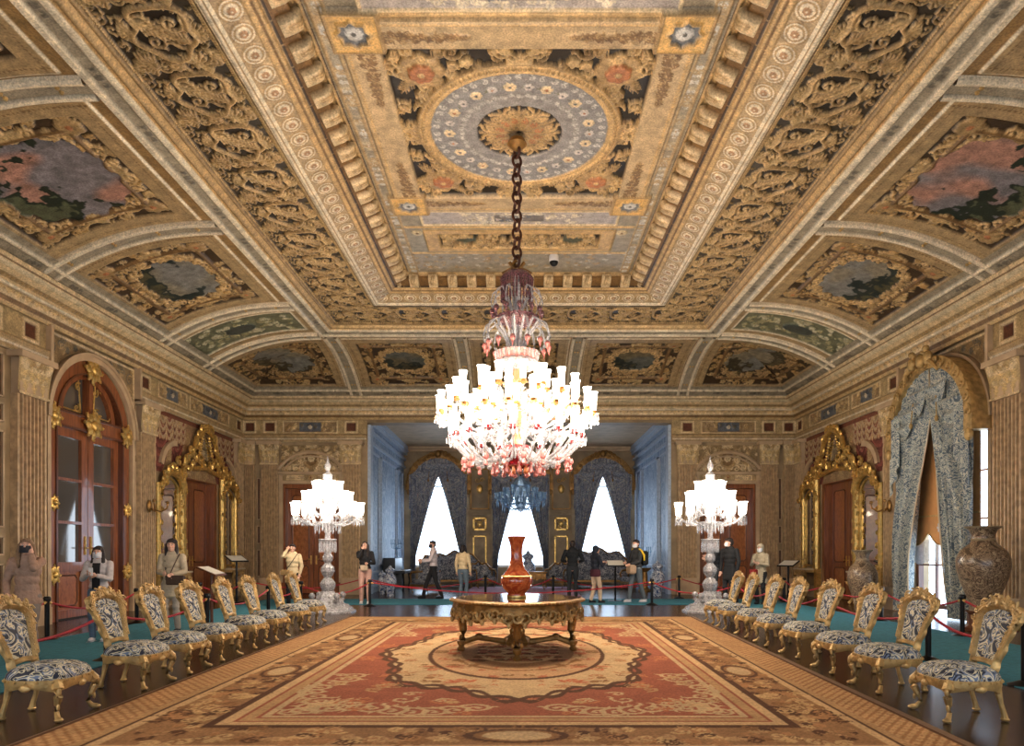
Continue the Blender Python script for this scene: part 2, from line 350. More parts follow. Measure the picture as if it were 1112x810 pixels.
# ------------------------------------------------------------ ring sections
def prep(prof,res):
    p=np.array(prof,float); d=np.hypot(*(p[1:]-p[:-1]).T); s=np.concatenate([[0],np.cumsum(d)])
    V=[0.]
    for k in range(len(d)):
        n=max(1,int(math.ceil(d[k]/res))); V+=[s[k]+d[k]*(i+1)/n for i in range(n)]
    V=np.array(V); a=np.interp(V,s,p[:,0]); z=np.interp(V,s,p[:,1]); 
    mid=(V[:-1]+V[1:])/2; ta=np.gradient(a,V); tz=np.gradient(z,V); L=np.hypot(ta,tz)+1e-9
    return V,a,z,-tz/L,ta/L
def sidef(name,side,prof,cv,u0,u1,m,parent,gap=None,res=None,**k):
    res=res or cv.res; V,a,z,na,nz=prep(prof,res)
    n=max(1,int(round((u1-u0)/res))); U=np.linspace(u0,u1,n+1)
    if gap: U=np.unique(np.concatenate([U,[gap[0],gap[1]]])); n=len(U)-1
    c=YC if side in('left','right') else 0.; L=a+(DL if side in('left','right') else 0)
    pos=np.clip(U[None,:],(c-L)[:,None],(c+L)[:,None])
    I=np.rint((U-cv.u0)/cv.res).astype(int); I=I%cv.nx if cv.wrap else np.clip(I,0,cv.nx-1); J=np.clip(np.rint((V-cv.v0)/cv.res).astype(int),0,cv.ny-1)
    H=cv.H[np.ix_(J,I)]; Cc=cv.Cc[np.ix_(J,I)]
    A=a[:,None]+na[:,None]*H; Z=z[:,None]+nz[:,None]*H
    if side=='left': P=np.stack([-A,pos,Z],-1)
    elif side=='right': P=np.stack([A,pos,Z],-1)
    elif side=='far': P=np.stack([pos,YC+DL+A,Z],-1)
    else: P=np.stack([pos,YC-DL-A,Z],-1)
    wd=abs(pos[:,1:]-pos[:,:-1]); keep=(wd[1:]+wd[:-1])>1e-6
    if gap: mu=(U[1:]+U[:-1])/2; keep&=~((mu>gap[0])&(mu<gap[1]))[None,:]
    return nmesh(name,P.reshape(-1,3),Cc,n+1,len(V),m,parent,keep,**k)
def ring(name,prof,cv,m,parent,near=True,y0=3.0,gap=None,sgap=None):
    aM=max(p[0] for p in prof)
    for sd in ('left','right'):
        sidef(name,sd,prof,cv,y0,YC+aM+DL,m,parent,gap=sgap)
    sidef(name,'far',prof,cv,-aM,aM,m,parent,gap=gap)
    if near:
        for sd in ('left','right'): sidef(name,sd,prof,cv,YC-aM-DL,y0,m,parent,res=max(.12,cv.res))
        sidef(name,'near',prof,cv,-aM,aM,m,parent,res=max(.12,cv.res))
cream=S(205,180,138); creamd=S(168,142,102); gold=S(194,160,108); golda=S(164,134,90); goldd=S(122,92,56); grey=S(150,138,116); greyd=S(104,96,82)
brown=S(66,50,34); browm=S(104,82,54); dark=S(38,30,22); white=S(216,200,170); tan=S(182,152,104); red=S(96,40,26); blue=S(92,96,102); green=S(104,104,76); rose=S(170,110,70)
ceiling=empty('ceiling',(0,0,0),kind='structure',label='coffered ceiling of gilded and cream carved plaster with painted cove panels',cat='ceiling')
OR,PT=M['orn'],M['paint']
# moulding ring: white / grey / white band and the gilt step above the cove
pr=[(5.62,7.52),(5.27,7.58),(5.24,7.62),(5.18,7.6),(5.10,7.7)]
cv=Cv(1.2,.8,.02,grey,wrap=True); cv.rect(0,1.2,0,.09,.05,white); cv.rect(0,1.2,.27,.36,.05,white); cv.rect(0,1.2,.37,.8,.02,gold)
for k in range(24): cv.dab(k*.05,.46,.022,.03,golda,.02)
cv.flower(.6,.18,.06,greyd,6,.02); cv.scroll(.45,.18,.05,0,1,greyd,.015,.02); cv.scroll(.75,.18,.05,PI,-1,greyd,.015,.02)
ring('cove_border',pr,cv,OR,ceiling)
# deep carved frieze
def frieze_cv():
    P=1.12; W=1.42; cv=Cv(P,W,.014,S(58,48,34),h0=-.02,wrap=True); cv.scatter(0,P,.08,W-.08,70,(.06,.11),[tan,golda,S(150,126,84)],.035,3,None,.0125)
    cv.rect(0,P,0,.05,.06,golda); cv.rect(0,P,W-.05,W,.05,tan)
    for k in range(28): cv.dab(k*.04,.075,.018,.03,gold,.02); cv.dab(k*.04,W-.075,.018,.03,gold,.02)
    # cartouche: long double-lobed strap with open dark fields
    c=(P*.5,W*.55); cv.ell(c[0],c[1],.36,.46,-.02,dark)
    th=np.linspace(0,2*PI,60); rr=1+.22*np.cos(2*th+.5)+.1*np.cos(5*th)
    X=c[0]+.36*rr*np.cos(th); Y=c[1]+.44*rr*np.sin(th)
    cv.stroke(np.stack([X,Y],1),.036,.075,golda); cv.stroke(np.stack([X,Y],1)+[0.012,.012],.017,.09,gold)
    for (dx,dy,R,a,h_) in [(-.16,-.2,.15,0,1),(.16,-.16,.14,3,-1),(-.14,.16,.15,2,-1),(.15,.18,.14,5,1),(0,0,.13,1,1)]:
        cv.scroll(c[0]+dx,c[1]+dy,R,a,h_,tan if dx<0 else golda,.02,.05,1.4,4)
    cv.leaf(c[0]-.22,c[1]-.3,.5,.9,tan,.4,.07); cv.leaf(c[0]+.2,c[1]+.3,.45,4.0,golda,.4,.07)
    for dx,dy,a in [(0,-.5,-1.57),(0,.5,1.57)]: cv.shell(c[0]+dx*.9,c[1]+dy*.72,.17,a,tan,9,2.6,.075)
    cv.shell(0,.95,.2,2.4,tan,10,3.,.08); cv.shell(0,.42,.2,4.4,golda,10,3.,.08)
    cv.flower(0,.68,.11,golda,7,.08); cv.scroll(.06,.2,.1,1,1,tan,.025,.06,1.4,3); cv.scroll(-.08,1.2,.1,3,-1,golda,.025,.06,1.4,3)
    return cv
cv=frieze_cv(); ring('carved_frieze',[(5.10,7.7),(3.70,7.7)],cv,OR,ceiling)
# white triple moulding, guilloche, gilt, modillions, gilt
cv=Cv(.6,.3,.015,white,wrap=True); cv.rect(0,.6,.05,.07,-.02,goldd); cv.rect(0,.6,.12,.14,-.02,golda)
for k in range(15): cv.dab(k*.04,.02,.018,.03,golda)
ring('white_moulding',[(3.72,7.7),(3.66,7.66),(3.60,7.66),(3.55,7.7)],cv,OR,ceiling)
P=.36; Wg=.36; cv=Cv(P,Wg,.0125,S(176,150,112),wrap=True)
for r,c in ((.165,golda),(.14,white),(.115,golda)): 
    th=np.linspace(0,2*PI,40); cv.stroke(np.stack([P/2+r*np.cos(th),Wg/2+r*.95*np.sin(th)],1),.011,.02 if c!=white else .012,c)
cv.ell(P/2,Wg/2,.1,.095,.012,white); cv.flower(P/2,Wg/2,.06,S(166,128,92),6,.03,white,.012)
ring('guilloche_band',[(3.55,7.7),(3.25,7.82)],cv,OR,ceiling)
cv=Cv(.4,.4,.015,golda,wrap=True)
for v0,c in ((.03,gold),(.1,goldd),(.15,gold),(.22,brown),(.27,golda)): cv.rect(0,.4,v0,v0+.03,.015,c)
for k in range(8): cv.dab(k*.05,.08,.022,.03,gold); cv.dab(k*.05+.025,.24,.02,.03,gold)
ring('gilt_moulding',[(3.25,7.82),(3.14,7.86),(3.03,7.93)],cv,OR,ceiling)
P=.46; cv=Cv(P,.42,.015,S(120,88,48),wrap=True); cv.rect(.13,.35,.06,.4,.10,cream); cv.rect(.16,.32,.1,.33,.11,S(200,172,128))
cv.scroll(.23,.2,.06,1,1,golda,.014,.02,1.3,2,.11); cv.scroll(.23,.38,.05,0,-1,golda,.02,.04,1.,0,.1); cv.rect(0,P,.36,.42,.05,golda)
ring('modillion_cornice',[(3.03,7.93),(2.80,8.02),(2.80,8.08)],cv,OR,ceiling)
cv=Cv(.4,.2,.015,golda,wrap=True)
for k in range(10): cv.dab(k*.04,.05,.018,.025,gold)
cv.rect(0,.4,.09,.13,.015,gold); cv.rect(0,.4,.14,.17,-.01,brown)
ring('inner_gilt_moulding',[(2.80,8.08),(2.74,8.13),(2.62,8.13)],cv,OR,ceiling)
# inner coffer field
def coffer():
    x0,x1,y0,y1=-2.66,2.66,YC-5.6,YC+5.6; cv=Cv(x1-x0,y1-y0,.0185,grey,u0=x0,v0=y0)
    # painted outer band: pale scroll work on grey
    cv.rect(-2.66,2.66,y0,y1,0,grey)
    for sx in(-1,1): 
        cv.scatter(sx*2.5-.06 if sx>0 else -2.56,sx*2.5+.06 if sx>0 else -2.44,y0,y1,240,(.03,.07),[S(196,190,176),S(176,160,130),creamd],.012,5)
    cv.mirror(1)
    def sq(a,b,cx,cy,t,h,c): cv.stroke([(cx-a,cy-b),(cx+a,cy-b),(cx+a,cy+b),(cx-a,cy+b),(cx-a,cy-b)],t,h,c)
    # main square frame
    cv.rect(-2.36,2.36,YC-2.42,YC+2.42,.05,S(184,158,118)); 
    sq(2.34,2.40,0,YC,.04,.06,golda,); sq(2.24,2.30,0,YC,.022,.04,gold)
    for s in np.arange(-2.3,2.3,.06):
        for e in(-1,1): cv.dab(e*2.29,YC+s,.024,.03,gold,.05); cv.dab(s,YC+e*2.35,.024,.03,gold,.05)
    for sx in(-1,1):
        for sy in(-1,1):
            for ex,ey in ((1,0),(0,1)):
                for q in range(34):
                    a=.24+q*.034; w=.1*(1-q/34)**.7; x=sx*(2.06-ex*a); y=YC+sy*(2.14-ey*a); f=random.uniform(-1,1)*w
                    cv.scroll(x+(f if ey else 0),y+(f if ex else 0),.05,q*1.7,random.choice((-1,1)),goldd if q%3 else golda,.014,.02,1.,2,.05)
    # recess with gilded carving
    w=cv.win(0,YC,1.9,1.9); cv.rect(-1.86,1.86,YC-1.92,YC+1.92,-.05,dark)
    for sx in(-1,1):
        for sy in(-1,1): pass
    def ins(x,y): return x*x+(y-YC)**2<1.5**2
    cv.scatter(-1.8,0,YC-1.86,YC,85,(.09,.16),[golda,gold,tan],.05,11,ins,.019)
    
    cv.flower(-1.38,YC-1.42,.34,golda,8,.07,gold,-.02); cv.flower(-1.38,YC-1.42,.19,rose,7,.06,gold,.03)
    for a in (0.2,.8,1.4,2.2,3.4,4.2,5.4): cv.leaf(-1.38+.25*math.cos(a),YC-1.42+.25*math.sin(a),.36,a,golda,.45,.08,-.05)
    cv.shell(-1.08,YC-1.12,.24,.78,tan,8,2.2,.09)
    cv.mirror(1); 
    k0=int(round((YC-cv.v0)/cv.res)); n=min(k0,cv.ny-k0-1); cv.H[k0:k0+n+1]=cv.H[k0-n:k0+1][::-1]; cv.Cc[k0:k0+n+1]=cv.Cc[k0-n:k0+1][::-1]
    # medallion
    cv.ell(0,YC,1.62,1.62,.02,gold); th=np.linspace(0,2*PI,181)
    for r,t,h,c in ((1.6,.03,.07,golda),(1.53,.05,.06,gold),(1.44,.022,.07,gold)): cv.stroke(np.stack([r*np.cos(th),YC+r*np.sin(th)],1),t,h,c)
    for q in range(120): a=2*PI*q/120; cv.dab(1.53*math.cos(a),YC+1.53*math.sin(a),.03,.05,golda,.04)
    cv.ell(0,YC,1.41,1.41,.0,S(138,134,130)); cv.ell(0,YC,1.0,1.0,.0,S(146,140,134))
    for q in range(48):
        a=2*PI*q/48; cv.scroll(1.31*math.cos(a),YC+1.31*math.sin(a),.06,a,1 if q%2 else -1,S(196,190,180),.013,.02,1.1)
        cv.scroll(.92*math.cos(a),YC+.92*math.sin(a),.05,a+2,-1 if q%2 else 1,S(186,180,170),.013,.02,1.1)
    for q in range(26):
        a=2*PI*q/26; cv.flower(1.12*math.cos(a),YC+1.12*math.sin(a),.075+.02*(q%2),S(214,190,150) if q%2 else S(190,180,170),6,.03,rose if q%3==0 else S(90,90,92))
        a+=.12; cv.leaf(1.1*math.cos(a),YC+1.1*math.sin(a),.1,a+1.2,green,.5,.015)
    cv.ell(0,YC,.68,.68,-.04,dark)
    for q in range(12):
        a=2*PI*q/12; cv.leaf(.08*math.cos(a),YC+.08*math.sin(a),.56,a,golda,.42,.05,-.02); b=a+.26
        cv.scroll(.5*math.cos(b),YC+.5*math.sin(b),.11,b,1 if q%2 else -1,gold,.024,.045,1.3,2,-.02); cv.scroll(.3*math.cos(b),YC+.3*math.sin(b),.07,b,1,rose,.02,.045,1.2,1,-.02)
    # star squares
    for sx in(-1,1):
        for sy in(-1,1):
            x,y=sx*2.13,YC+sy*2.22; cv.rect(x-.34,x+.34,y-.34,y+.34,.07,S(206,164,96)); cv.frame(x-.33,x+.33,y-.33,y+.33,.03,.05,golda,.06)
            for r,c,h in ((.24,gold,.1),(.2,S(108,110,112),.06)):
                for e in(0,PI/4):
                    I,J,X,Y=cv.win(x,y,.3,.3); ca,sa=math.cos(e),math.sin(e); m=np.maximum(abs((X-x)*ca+(Y-y)*sa),abs(-(X-x)*sa+(Y-y)*ca))<r*.75; cv.put(I,J,m,h,c)
            cv.flower(x,y,.12,S(186,184,178),8,.04,S(90,88,84),.06,)
    # end fields (far and near of the square)
    for e in(-1,1):
        Y0=YC+e*2.46
        y=Y0+e*.36; cv.rect(-1.95,1.95,y-.26,y+.26,.0,S(168,158,150)); cv.frame(-1.98,1.98,y-.28,y+.28,.03,.05,S(212,190,150))
        cv.scatter(-1.2,1.2,y-.2,y+.2,80,(.05,.1),[S(220,208,184),S(200,186,160)],.03,21); cv.rect(-.5,.5,y-.13,y+.13,0,S(120,110,100)); cv.scatter(-.45,.45,y-.1,y+.1,14,(.04,.08),[S(190,180,168),blue],.02,4)
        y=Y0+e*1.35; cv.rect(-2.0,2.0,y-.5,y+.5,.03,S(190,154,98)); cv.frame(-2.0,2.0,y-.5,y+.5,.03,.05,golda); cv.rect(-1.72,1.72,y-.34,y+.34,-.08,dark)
        cv.frame(-1.74,1.74,y-.36,y+.36,.03,.06,gold); cv.scatter(-1.66,1.66,y-.28,y+.28,150,(.06,.12),[golda,gold,tan],.1,31)
        cv.flower(0,y,.22,gold,8,.12,rose,-.05)
        for sx in(-1,1): cv.ell(sx*1.15,y,.22,.16,-.03,S(84,86,70)); cv.flower(sx*2.15,Y0+e*1.0,.12,S(200,180,140),8,.05,goldd)
        cv.scatter(-2.4,2.4,Y0+e*1.35-.95 if e<0 else Y0+e*2.0,Y0+e*2.0 if e<0 else YC+5.3,120,(.04,.08),[creamd,S(190,180,160),golda],.015,8)
        for y2 in (Y0+e*.02,Y0+e*.74,Y0+e*1.97): cv.stroke([(-2.36,y2),(2.36,y2)],.035,.05,gold)
    for sx in(-1,1):
        cv.stroke([(sx*2.6,y0+.1),(sx*2.6,y1-.1)],.03,.04,creamd); cv.stroke([(sx*2.42,y0+.1),(sx*2.42,y1-.1)],.022,.03,creamd)
    return cv
cvf=coffer(); field('medallion_field',cvf,lambda U,V,H:np.stack([U,V,8.13-H],-1),OR,ceiling)
# cove
RISE=.97; A0,A1=8.93,5.62
def cz(t): return 6.55+RISE*(1-(1-t)**2.3)
cprof=[(A0-(A0-A1)*k/40,cz(k/40)) for k in range(41)]
CL=sum(math.dist(cprof[k],cprof[k+1]) for k in range(40))
def panel_cv(u0,u1,kind,seed,diag=None,res=.022):
    w=u1-u0; cv=Cv(w,CL,res,S(150,118,74),u0=u0); cx=(u0+u1)/2; cy=CL*.5
    b=.26; L=CL
    cv.rect(u0+b,u1-b,b*1.2,L-b,.03,creamd)
    if kind=='green':
        cv.rect(u0,u1,0,L,0,creamd); cv.rect(u0+.5,u1-.5,.25,L-.2,-.02,S(112,112,86)); cv.frame(u0+.48,u1-.48,.24,L-.2,.03,.05,white)
        for q in range(int(L/.07)): cv.dab(u0+.35,q*.07,.03,.04,golda); cv.dab(u1-.35,q*.07,.03,.04,golda)
        cv.scatter(u0+.62,u1-.62,.4,L-.4,70,(.06,.12),[S(190,180,148),S(160,150,110)],.03,seed); cv.ell(cx,cy,.25,.4,.02,S(70,76,70)); cv.scatter(cx-.2,cx+.2,cy-.3,cy+.3,10,(.05,.1),[S(170,166,150)],.02,2)
        return cv
    # outer cream border with beads, corner rosettes
    cv.frame(u0+b,u1-b,b,L-b,.035,.05,white); cv.frame(u0+b+.22,u1-b-.22,b+.22,L-b-.22,.03,.045,cream)
    for q in np.arange(u0+b,u1-b,.07): cv.dab(q,b+.1,.025,.03,goldd,.02); cv.dab(q,L-b-.1,.025,.03,goldd,.02)
    for q in np.arange(b,L-b,.07): cv.dab(u0+b+.1,q,.025,.03,goldd,.02); cv.dab(u1-b-.1,q,.025,.03,goldd,.02)
    e=b+.3; cv.rect(u0+e,u1-e,e,L-e,-.02,brown)
    cols=[tan,golda,S(176,140,86)]
    cv.scatter(u0+e,u1-e,e,L-e,int(40*w),(.08,.14),cols,.05,seed,None,.021)
    for sx in(-1,1): cv.stroke([(cx+sx*(w/2-.86),e+.4),(cx+sx*(w/2-.86),L-e-.4)],.05,.09,goldd)
    for sy in(.86,L-.86): cv.stroke([(u0+e+.4,sy),(u1-e-.4,sy)],.05,.09,goldd)
    if not diag:
        for x,y,a in ((cx,e+.12,1.57),(cx,L-e-.12,-1.57),(u0+e+.12,cy,0),(u1-e-.12,cy,PI)): cv.shell(x,y,.26,a,tan,9,2.6,.07)
        for x,y in ((u0+e+.25,e+.25),(u1-e-.25,e+.25),(u0+e+.25,L-e-.25),(u1-e-.25,L-e-.25)): cv.flower(x,y,.2,golda,7,.07,rose)
        rx,ry={'big':(1.12,.98),'mid':(1.0,.72),'far':(.66,.55)}[kind]
        th=np.linspace(0,2*PI,60)
        for q in range(26):
            a=2*PI*q/26; ex=np.sign(math.cos(a))*abs(math.cos(a))**.75; ey=np.sign(math.sin(a))*abs(math.sin(a))**.75
            cv.scroll(cx+(rx+.05)*ex,cy+(ry+.05)*ey,.14,a*2,1 if q%2 else -1,gold,.026,.06,1.2,3)
        cv.painting(cx,cy,rx*.97,ry*.97,seed,2.6,SKY.get(kind))
        for q in range(7): cv.flower(cx+(q-3)*rx*.24,cy-ry*.98,.08,golda,6,.06,gold,.02)
    else:
        # corner panel half: the picture sits on the mitre
        dx,dy=diag; 
        I,J,X,Y=cv.win(dx,dy,.9,.9)
        cv.painting(dx,dy,.78,.62,seed,2.2,SKY['corner'])
        for q in range(20): a=2*PI*q/20; cv.scroll(dx+.84*math.cos(a),dy+.7*math.sin(a),.12,a*2,1 if q%2 else -1,golda,.024,.06,1.2,3)
    return cv
SKY={'big':((136,130,132),(188,140,120),(36,46,34),(88,92,66)),'mid':((140,138,132),(150,140,120),(38,52,50),(90,84,60)),'far':((110,110,98),(130,116,84),(46,52,44),(84,76,52)),'corner':((136,136,128),(150,140,116),(70,62,44),(96,88,62))}
seed=40
for sd in('left','right'):
    for u0,u1,kd in ((2.8,5.15,'green'),(5.15,9.1,'mid'),(9.1,13.0,'big'),(13.0,17.15,'mid'),(17.15,19.5,'green')):
        seed+=1; cv=panel_cv(u0,u1,kd,seed,res=.022 if u0>5 else .06); sidef('cove_panel',sd,cprof,cv,u0,u1,OR,ceiling)
    seed+=1; cv=panel_cv(19.5,22.9,'c',seed,(20.85,1.72)); sidef('cove_panel',sd,cprof,cv,19.5,22.9,OR,ceiling)
for u0,u1,kd in ((-5.35,-1.7,'far'),(-1.7,1.7,'far'),(1.7,5.35,'far')):
    seed+=1; cv=panel_cv(u0,u1,kd,seed); sidef('cove_panel','far',cprof,cv,u0,u1,OR,ceiling)
for sg in(-1,1):
    u0,u1=sorted((sg*5.35,sg*8.93)); cv=panel_cv(u0,u1,'c',seed,(sg*7.05,1.72)); sidef('cove_panel','far',cprof,cv,u0,u1,OR,ceiling)
cvp=Cv(1,CL,.1,browm,wrap=True); sidef('cove_panel','near',cprof,cvp,-8.93,8.93,OR,ceiling,res=.2)
for sd in('left','right'): sidef('cove_panel',sd,cprof,cvp,-.6,2.8,OR,ceiling,res=.2)
# ribs
ribx=[(-.2,0),(-.2,.07),(-.17,.1),(-.12,.09),(-.1,.045),(.1,.045),(.12,.09),(.17,.1),(.2,.07),(.2,0)]
def rib(sd,u):
    V,a,z,na,nz=prep(cprof,.12); nx=len(ribx); P=[];Cc=[]
    for k in range(len(V)):
        for dy,h in ribx:
            A=a[k]+na[k]*h; Z=z[k]+nz[k]*h; q=u+dy
            P.append({'left':(-A,q,Z),'right':(A,q,Z),'far':(q,YC+DL+A,Z),'near':(q,YC-DL-A,Z)}[sd]); Cc.append(white if abs(dy)>.11 else grey)
    o=nmesh('cove_rib',np.array(P),np.array(Cc),nx,len(V),PT,ceiling); o.data.polygons.foreach_set('use_smooth',[False]*len(o.data.polygons))
    mb=MB()
    for t in (.15,.4,.65,.88):
        j=int(t*(len(V)-1)); A,Z=a[j]+na[j]*.05,z[j]+nz[j]*.05
        for d in(-.045,.045):
            p={'left':(-A,u+d,Z),'right':(A,u+d,Z),'far':(u+d,YC+DL+A,Z),'near':(u+d,YC-DL-A,Z)}[sd]; mb.ball(p,.035,6,4)
    mb.build('rib_rosette',M['gilt2'],o)
for sd in('left','right'):
    for u in(2.8,5.15,9.1,13.0,17.15,19.5): rib(sd,u)
for u in(-5.35,-1.7,1.7,5.35): rib('far',u); rib('near',u)
# white border along the cove foot
cv=Cv(1.2,.6,.025,grey,wrap=True); cv.rect(0,1.2,0,.08,.05,white); cv.rect(0,1.2,.3,.37,.05,white); cv.flower(.5,.19,.06,greyd,6,.02); cv.scroll(.62,.19,.05,0,1,greyd,.015,.02); cv.scroll(.38,.19,.05,0,-1,greyd,.015,.02)
cp=[cprof[0]]+[p for p in cprof[1:6]]; cp=[(a-.03,z-.035) for a,z in cp]
ring('cove_border',cp,cv,OR,ceiling)
mb=MB(); mb.box(-10.4,10.4,-2.2,24.6,8.6,8.8); mb.box(-10.4,-10,-2.2,24.6,5,8.7); mb.box(10,10.4,-2.2,24.6,5,8.7); mb.box(-10.4,10.4,24.2,24.6,6.4,8.7); mb.box(-10.4,10.4,-2.2,-1.9,5,8.7); mb.build('roof_slab',M['dark'],ceiling)
# ------------------------------------------------------------ entablature round the room
ent=empty('trim_1',kind='structure',label='carved entablature running round the room under the cove',cat='cornice')
cv=Cv(.6,.8,.02,creamd,wrap=True)
for k in range(12): cv.dab(k*.05,.36,.022,.03,golda)
cv.rect(0,.6,.1,.13,.012,white); cv.rect(0,.6,.22,.25,.012,white)
GAP=(-XA,XA)
ring('architrave',[(9.33,5.1),(9.2,5.1),(9.2,5.2),(9.16,5.23),(9.16,5.33),(9.25,5.37)],cv,OR,ent,gap=GAP,sgap=(13.6,16.8))
cv=Cv(.24,1.1,.02,cream,wrap=True)
cv.rect(0,.24,0,.1,0,S(190,160,112)); cv.rect(0,.24,.1,.16,-.01,goldd)
cv.shell(.12,.24,.1,1.57,S(196,160,104),5,2.2,.035); cv.dab(0,.28,.03,.04,golda); cv.rect(0,.24,.38,.42,.02,white); cv.rect(0,.24,.5,.58,0.,S(150,124,84))
cv.dab(.06,.54,.03,.03,golda); cv.dab(.18,.54,.03,.03,golda); cv.rect(0,.24,.7,.78,0.01,S(200,182,146)); cv.rect(0,.24,.82,.85,-.01,goldd)
ring('cornice',[(9.2,5.83),(9.12,5.93),(9.08,6.1),(8.98,6.13),(8.98,6.24),(8.88,6.3),(8.74,6.42),(8.72,6.52),(8.93,6.56)],cv,OR,ent)
def fr_cv(u0,u1,items):
    cv=Cv(u1-u0,.5,.02,S(170,146,104),u0=u0)
    for kd,a,b in items:
        if kd=='sq':
            c=(a+b)/2; cv.frame(c-.2,c+.2,.06,.42,.03,.04,cream); cv.rect(c-.14,c+.14,.12,.36,-.02,S(92,52,34))
        elif kd=='long':
            cv.frame(a,b,.05,.43,.03,.04,cream); w=b-a; cv.rect(a+.03,b-.03,.08,.4,-.02,S(150,124,88)); cv.scatter(a+.05,b-.05,.1,.38,int(w*22),(.05,.1),[S(196,168,120),golda,creamd],.04,int(a*7)%50+3)
            cv.rect(a+w*.3,b-w*.3,.09,.39,-.02,blue); cv.scatter(a+w*.34,b-w*.34,.14,.34,int(w*5),(.04,.08),[greyd,S(70,72,78)],.02,3); cv.flower((a+b)/2,.24,.07,S(190,176,150),6,.03)
    return cv
fp=[(9.25,5.36),(9.25,5.84)]
for sd in('left','right'):
    cv=fr_cv(2,23.3,[('long',3,8.4),('sq',9,9.4),('long',9.7,12.4),('sq',12.95,13.35),('sq',17,17.4),('long',17.8,19.3),('long',19.5,22.1),('sq',22.7,23.1)]); sidef('frieze',sd,fp,cv,2,23.3,OR,ent,gap=(13.6,16.8))
its=[]
for s in(-1,1):
    for kd,a,b in [('sq',5.43,5.83),('long',6.1,7.9),('sq',8.2,8.5),('sq',8.85,9.2)]: its.append((kd,)+tuple(sorted((s*a,s*b))))
cv=fr_cv(-9.33,9.33,its); sidef('frieze','far',fp,cv,-9.33,9.33,OR,ent,gap=GAP)
cvp=Cv(1,.5,.05,S(150,124,84),wrap=True); sidef('frieze','near',fp,cvp,-9.33,9.33,OR,ent,res=.3)
for sd in('left','right'): sidef('frieze',sd,fp,cvp,-1,2,OR,ent,res=.3)
# ------------------------------------------------------------ walls
TL=lambda u,d,z:(-XW+d,u,z)
TR=lambda u,d,z:(XW-d,u,z)
TB=lambda u,d,z:(u,YF-d,z)
TA=lambda u,d,z:(u,YA-d,z)
def wall(tf,u0,u1,H,ops,th=.5):
    """ops: (u_a,u_b,z_bottom,z_spring,arched)"""
    mb=MB(tf); xs=u0
    def face(a,b,z0,z1):
        mb.box(a,b,-th,0,z0,z1)
    for a,b,zb,zs,ar in sorted(ops):
        face(xs,a,0,H); 
        if zb>0: face(a,b,0,zb)
        if ar:
            n=24;c=(a+b)/2;r=(b-a)/2
            for k in range(n):
                p,q=a+(b-a)*k/n,a+(b-a)*(k+1)/n; zp=zs+math.sqrt(max(0,r*r-(p-c)**2)); zq=zs+math.sqrt(max(0,r*r-(q-c)**2))
                mb.add([(p,0,zp),(q,0,zq),(q,0,H),(p,0,H),(p,-th,zp),(q,-th,zq),(q,-th,H),(p,-th,H)],[(0,1,2,3),(5,4,7,6),(0,4,5,1)])
        else: face(a,b,zs,H)
        xs=b
    face(xs,u1,0,H); return mb
LC=15.2; AR=1.45; ZS=4.1   # arched bay of the side walls
wl=wall(TL,YN-.5,YF+.5,6.7,[(LC-AR,LC+AR,0,ZS,True),(19.15,21.45,0,3.62,False)]).build('wall_left',M['wallp'],None,False,kind='structure',label='left wall of pilasters, painted panels and gilding',cat='wall')
wr=wall(TR,YN-.5,YF+.5,6.7,[(LC-AR,LC+AR,0,ZS,True),(19.15,21.45,0,3.62,False)]).build('wall_right',M['wallp'],None,False,kind='structure',label='right wall of pilasters, painted panels and gilding',cat='wall')
wb=wall(TB,-XW,XW,6.9,[(-XA,XA,0,5.76,False),(-8.0,-5.96,0,3.7,False),(5.96,8.0,0,3.7,False)]).build('wall_back',M['wallp'],None,False,kind='structure',label='back wall opening into the window alcove',cat='wall')
wn=wall(lambda u,d,z:(u,YN+d,z),-XW,XW,6.9,[(-6.5,-3.7,.9,3.8,True),(-1.4,1.4,.9,3.8,True),(3.7,6.5,.9,3.8,True)]).build('wall_near',M['wallp'],None,False,kind='structure',label='wall behind the camera',cat='wall')  # openings for the added windows that let in fill daylight
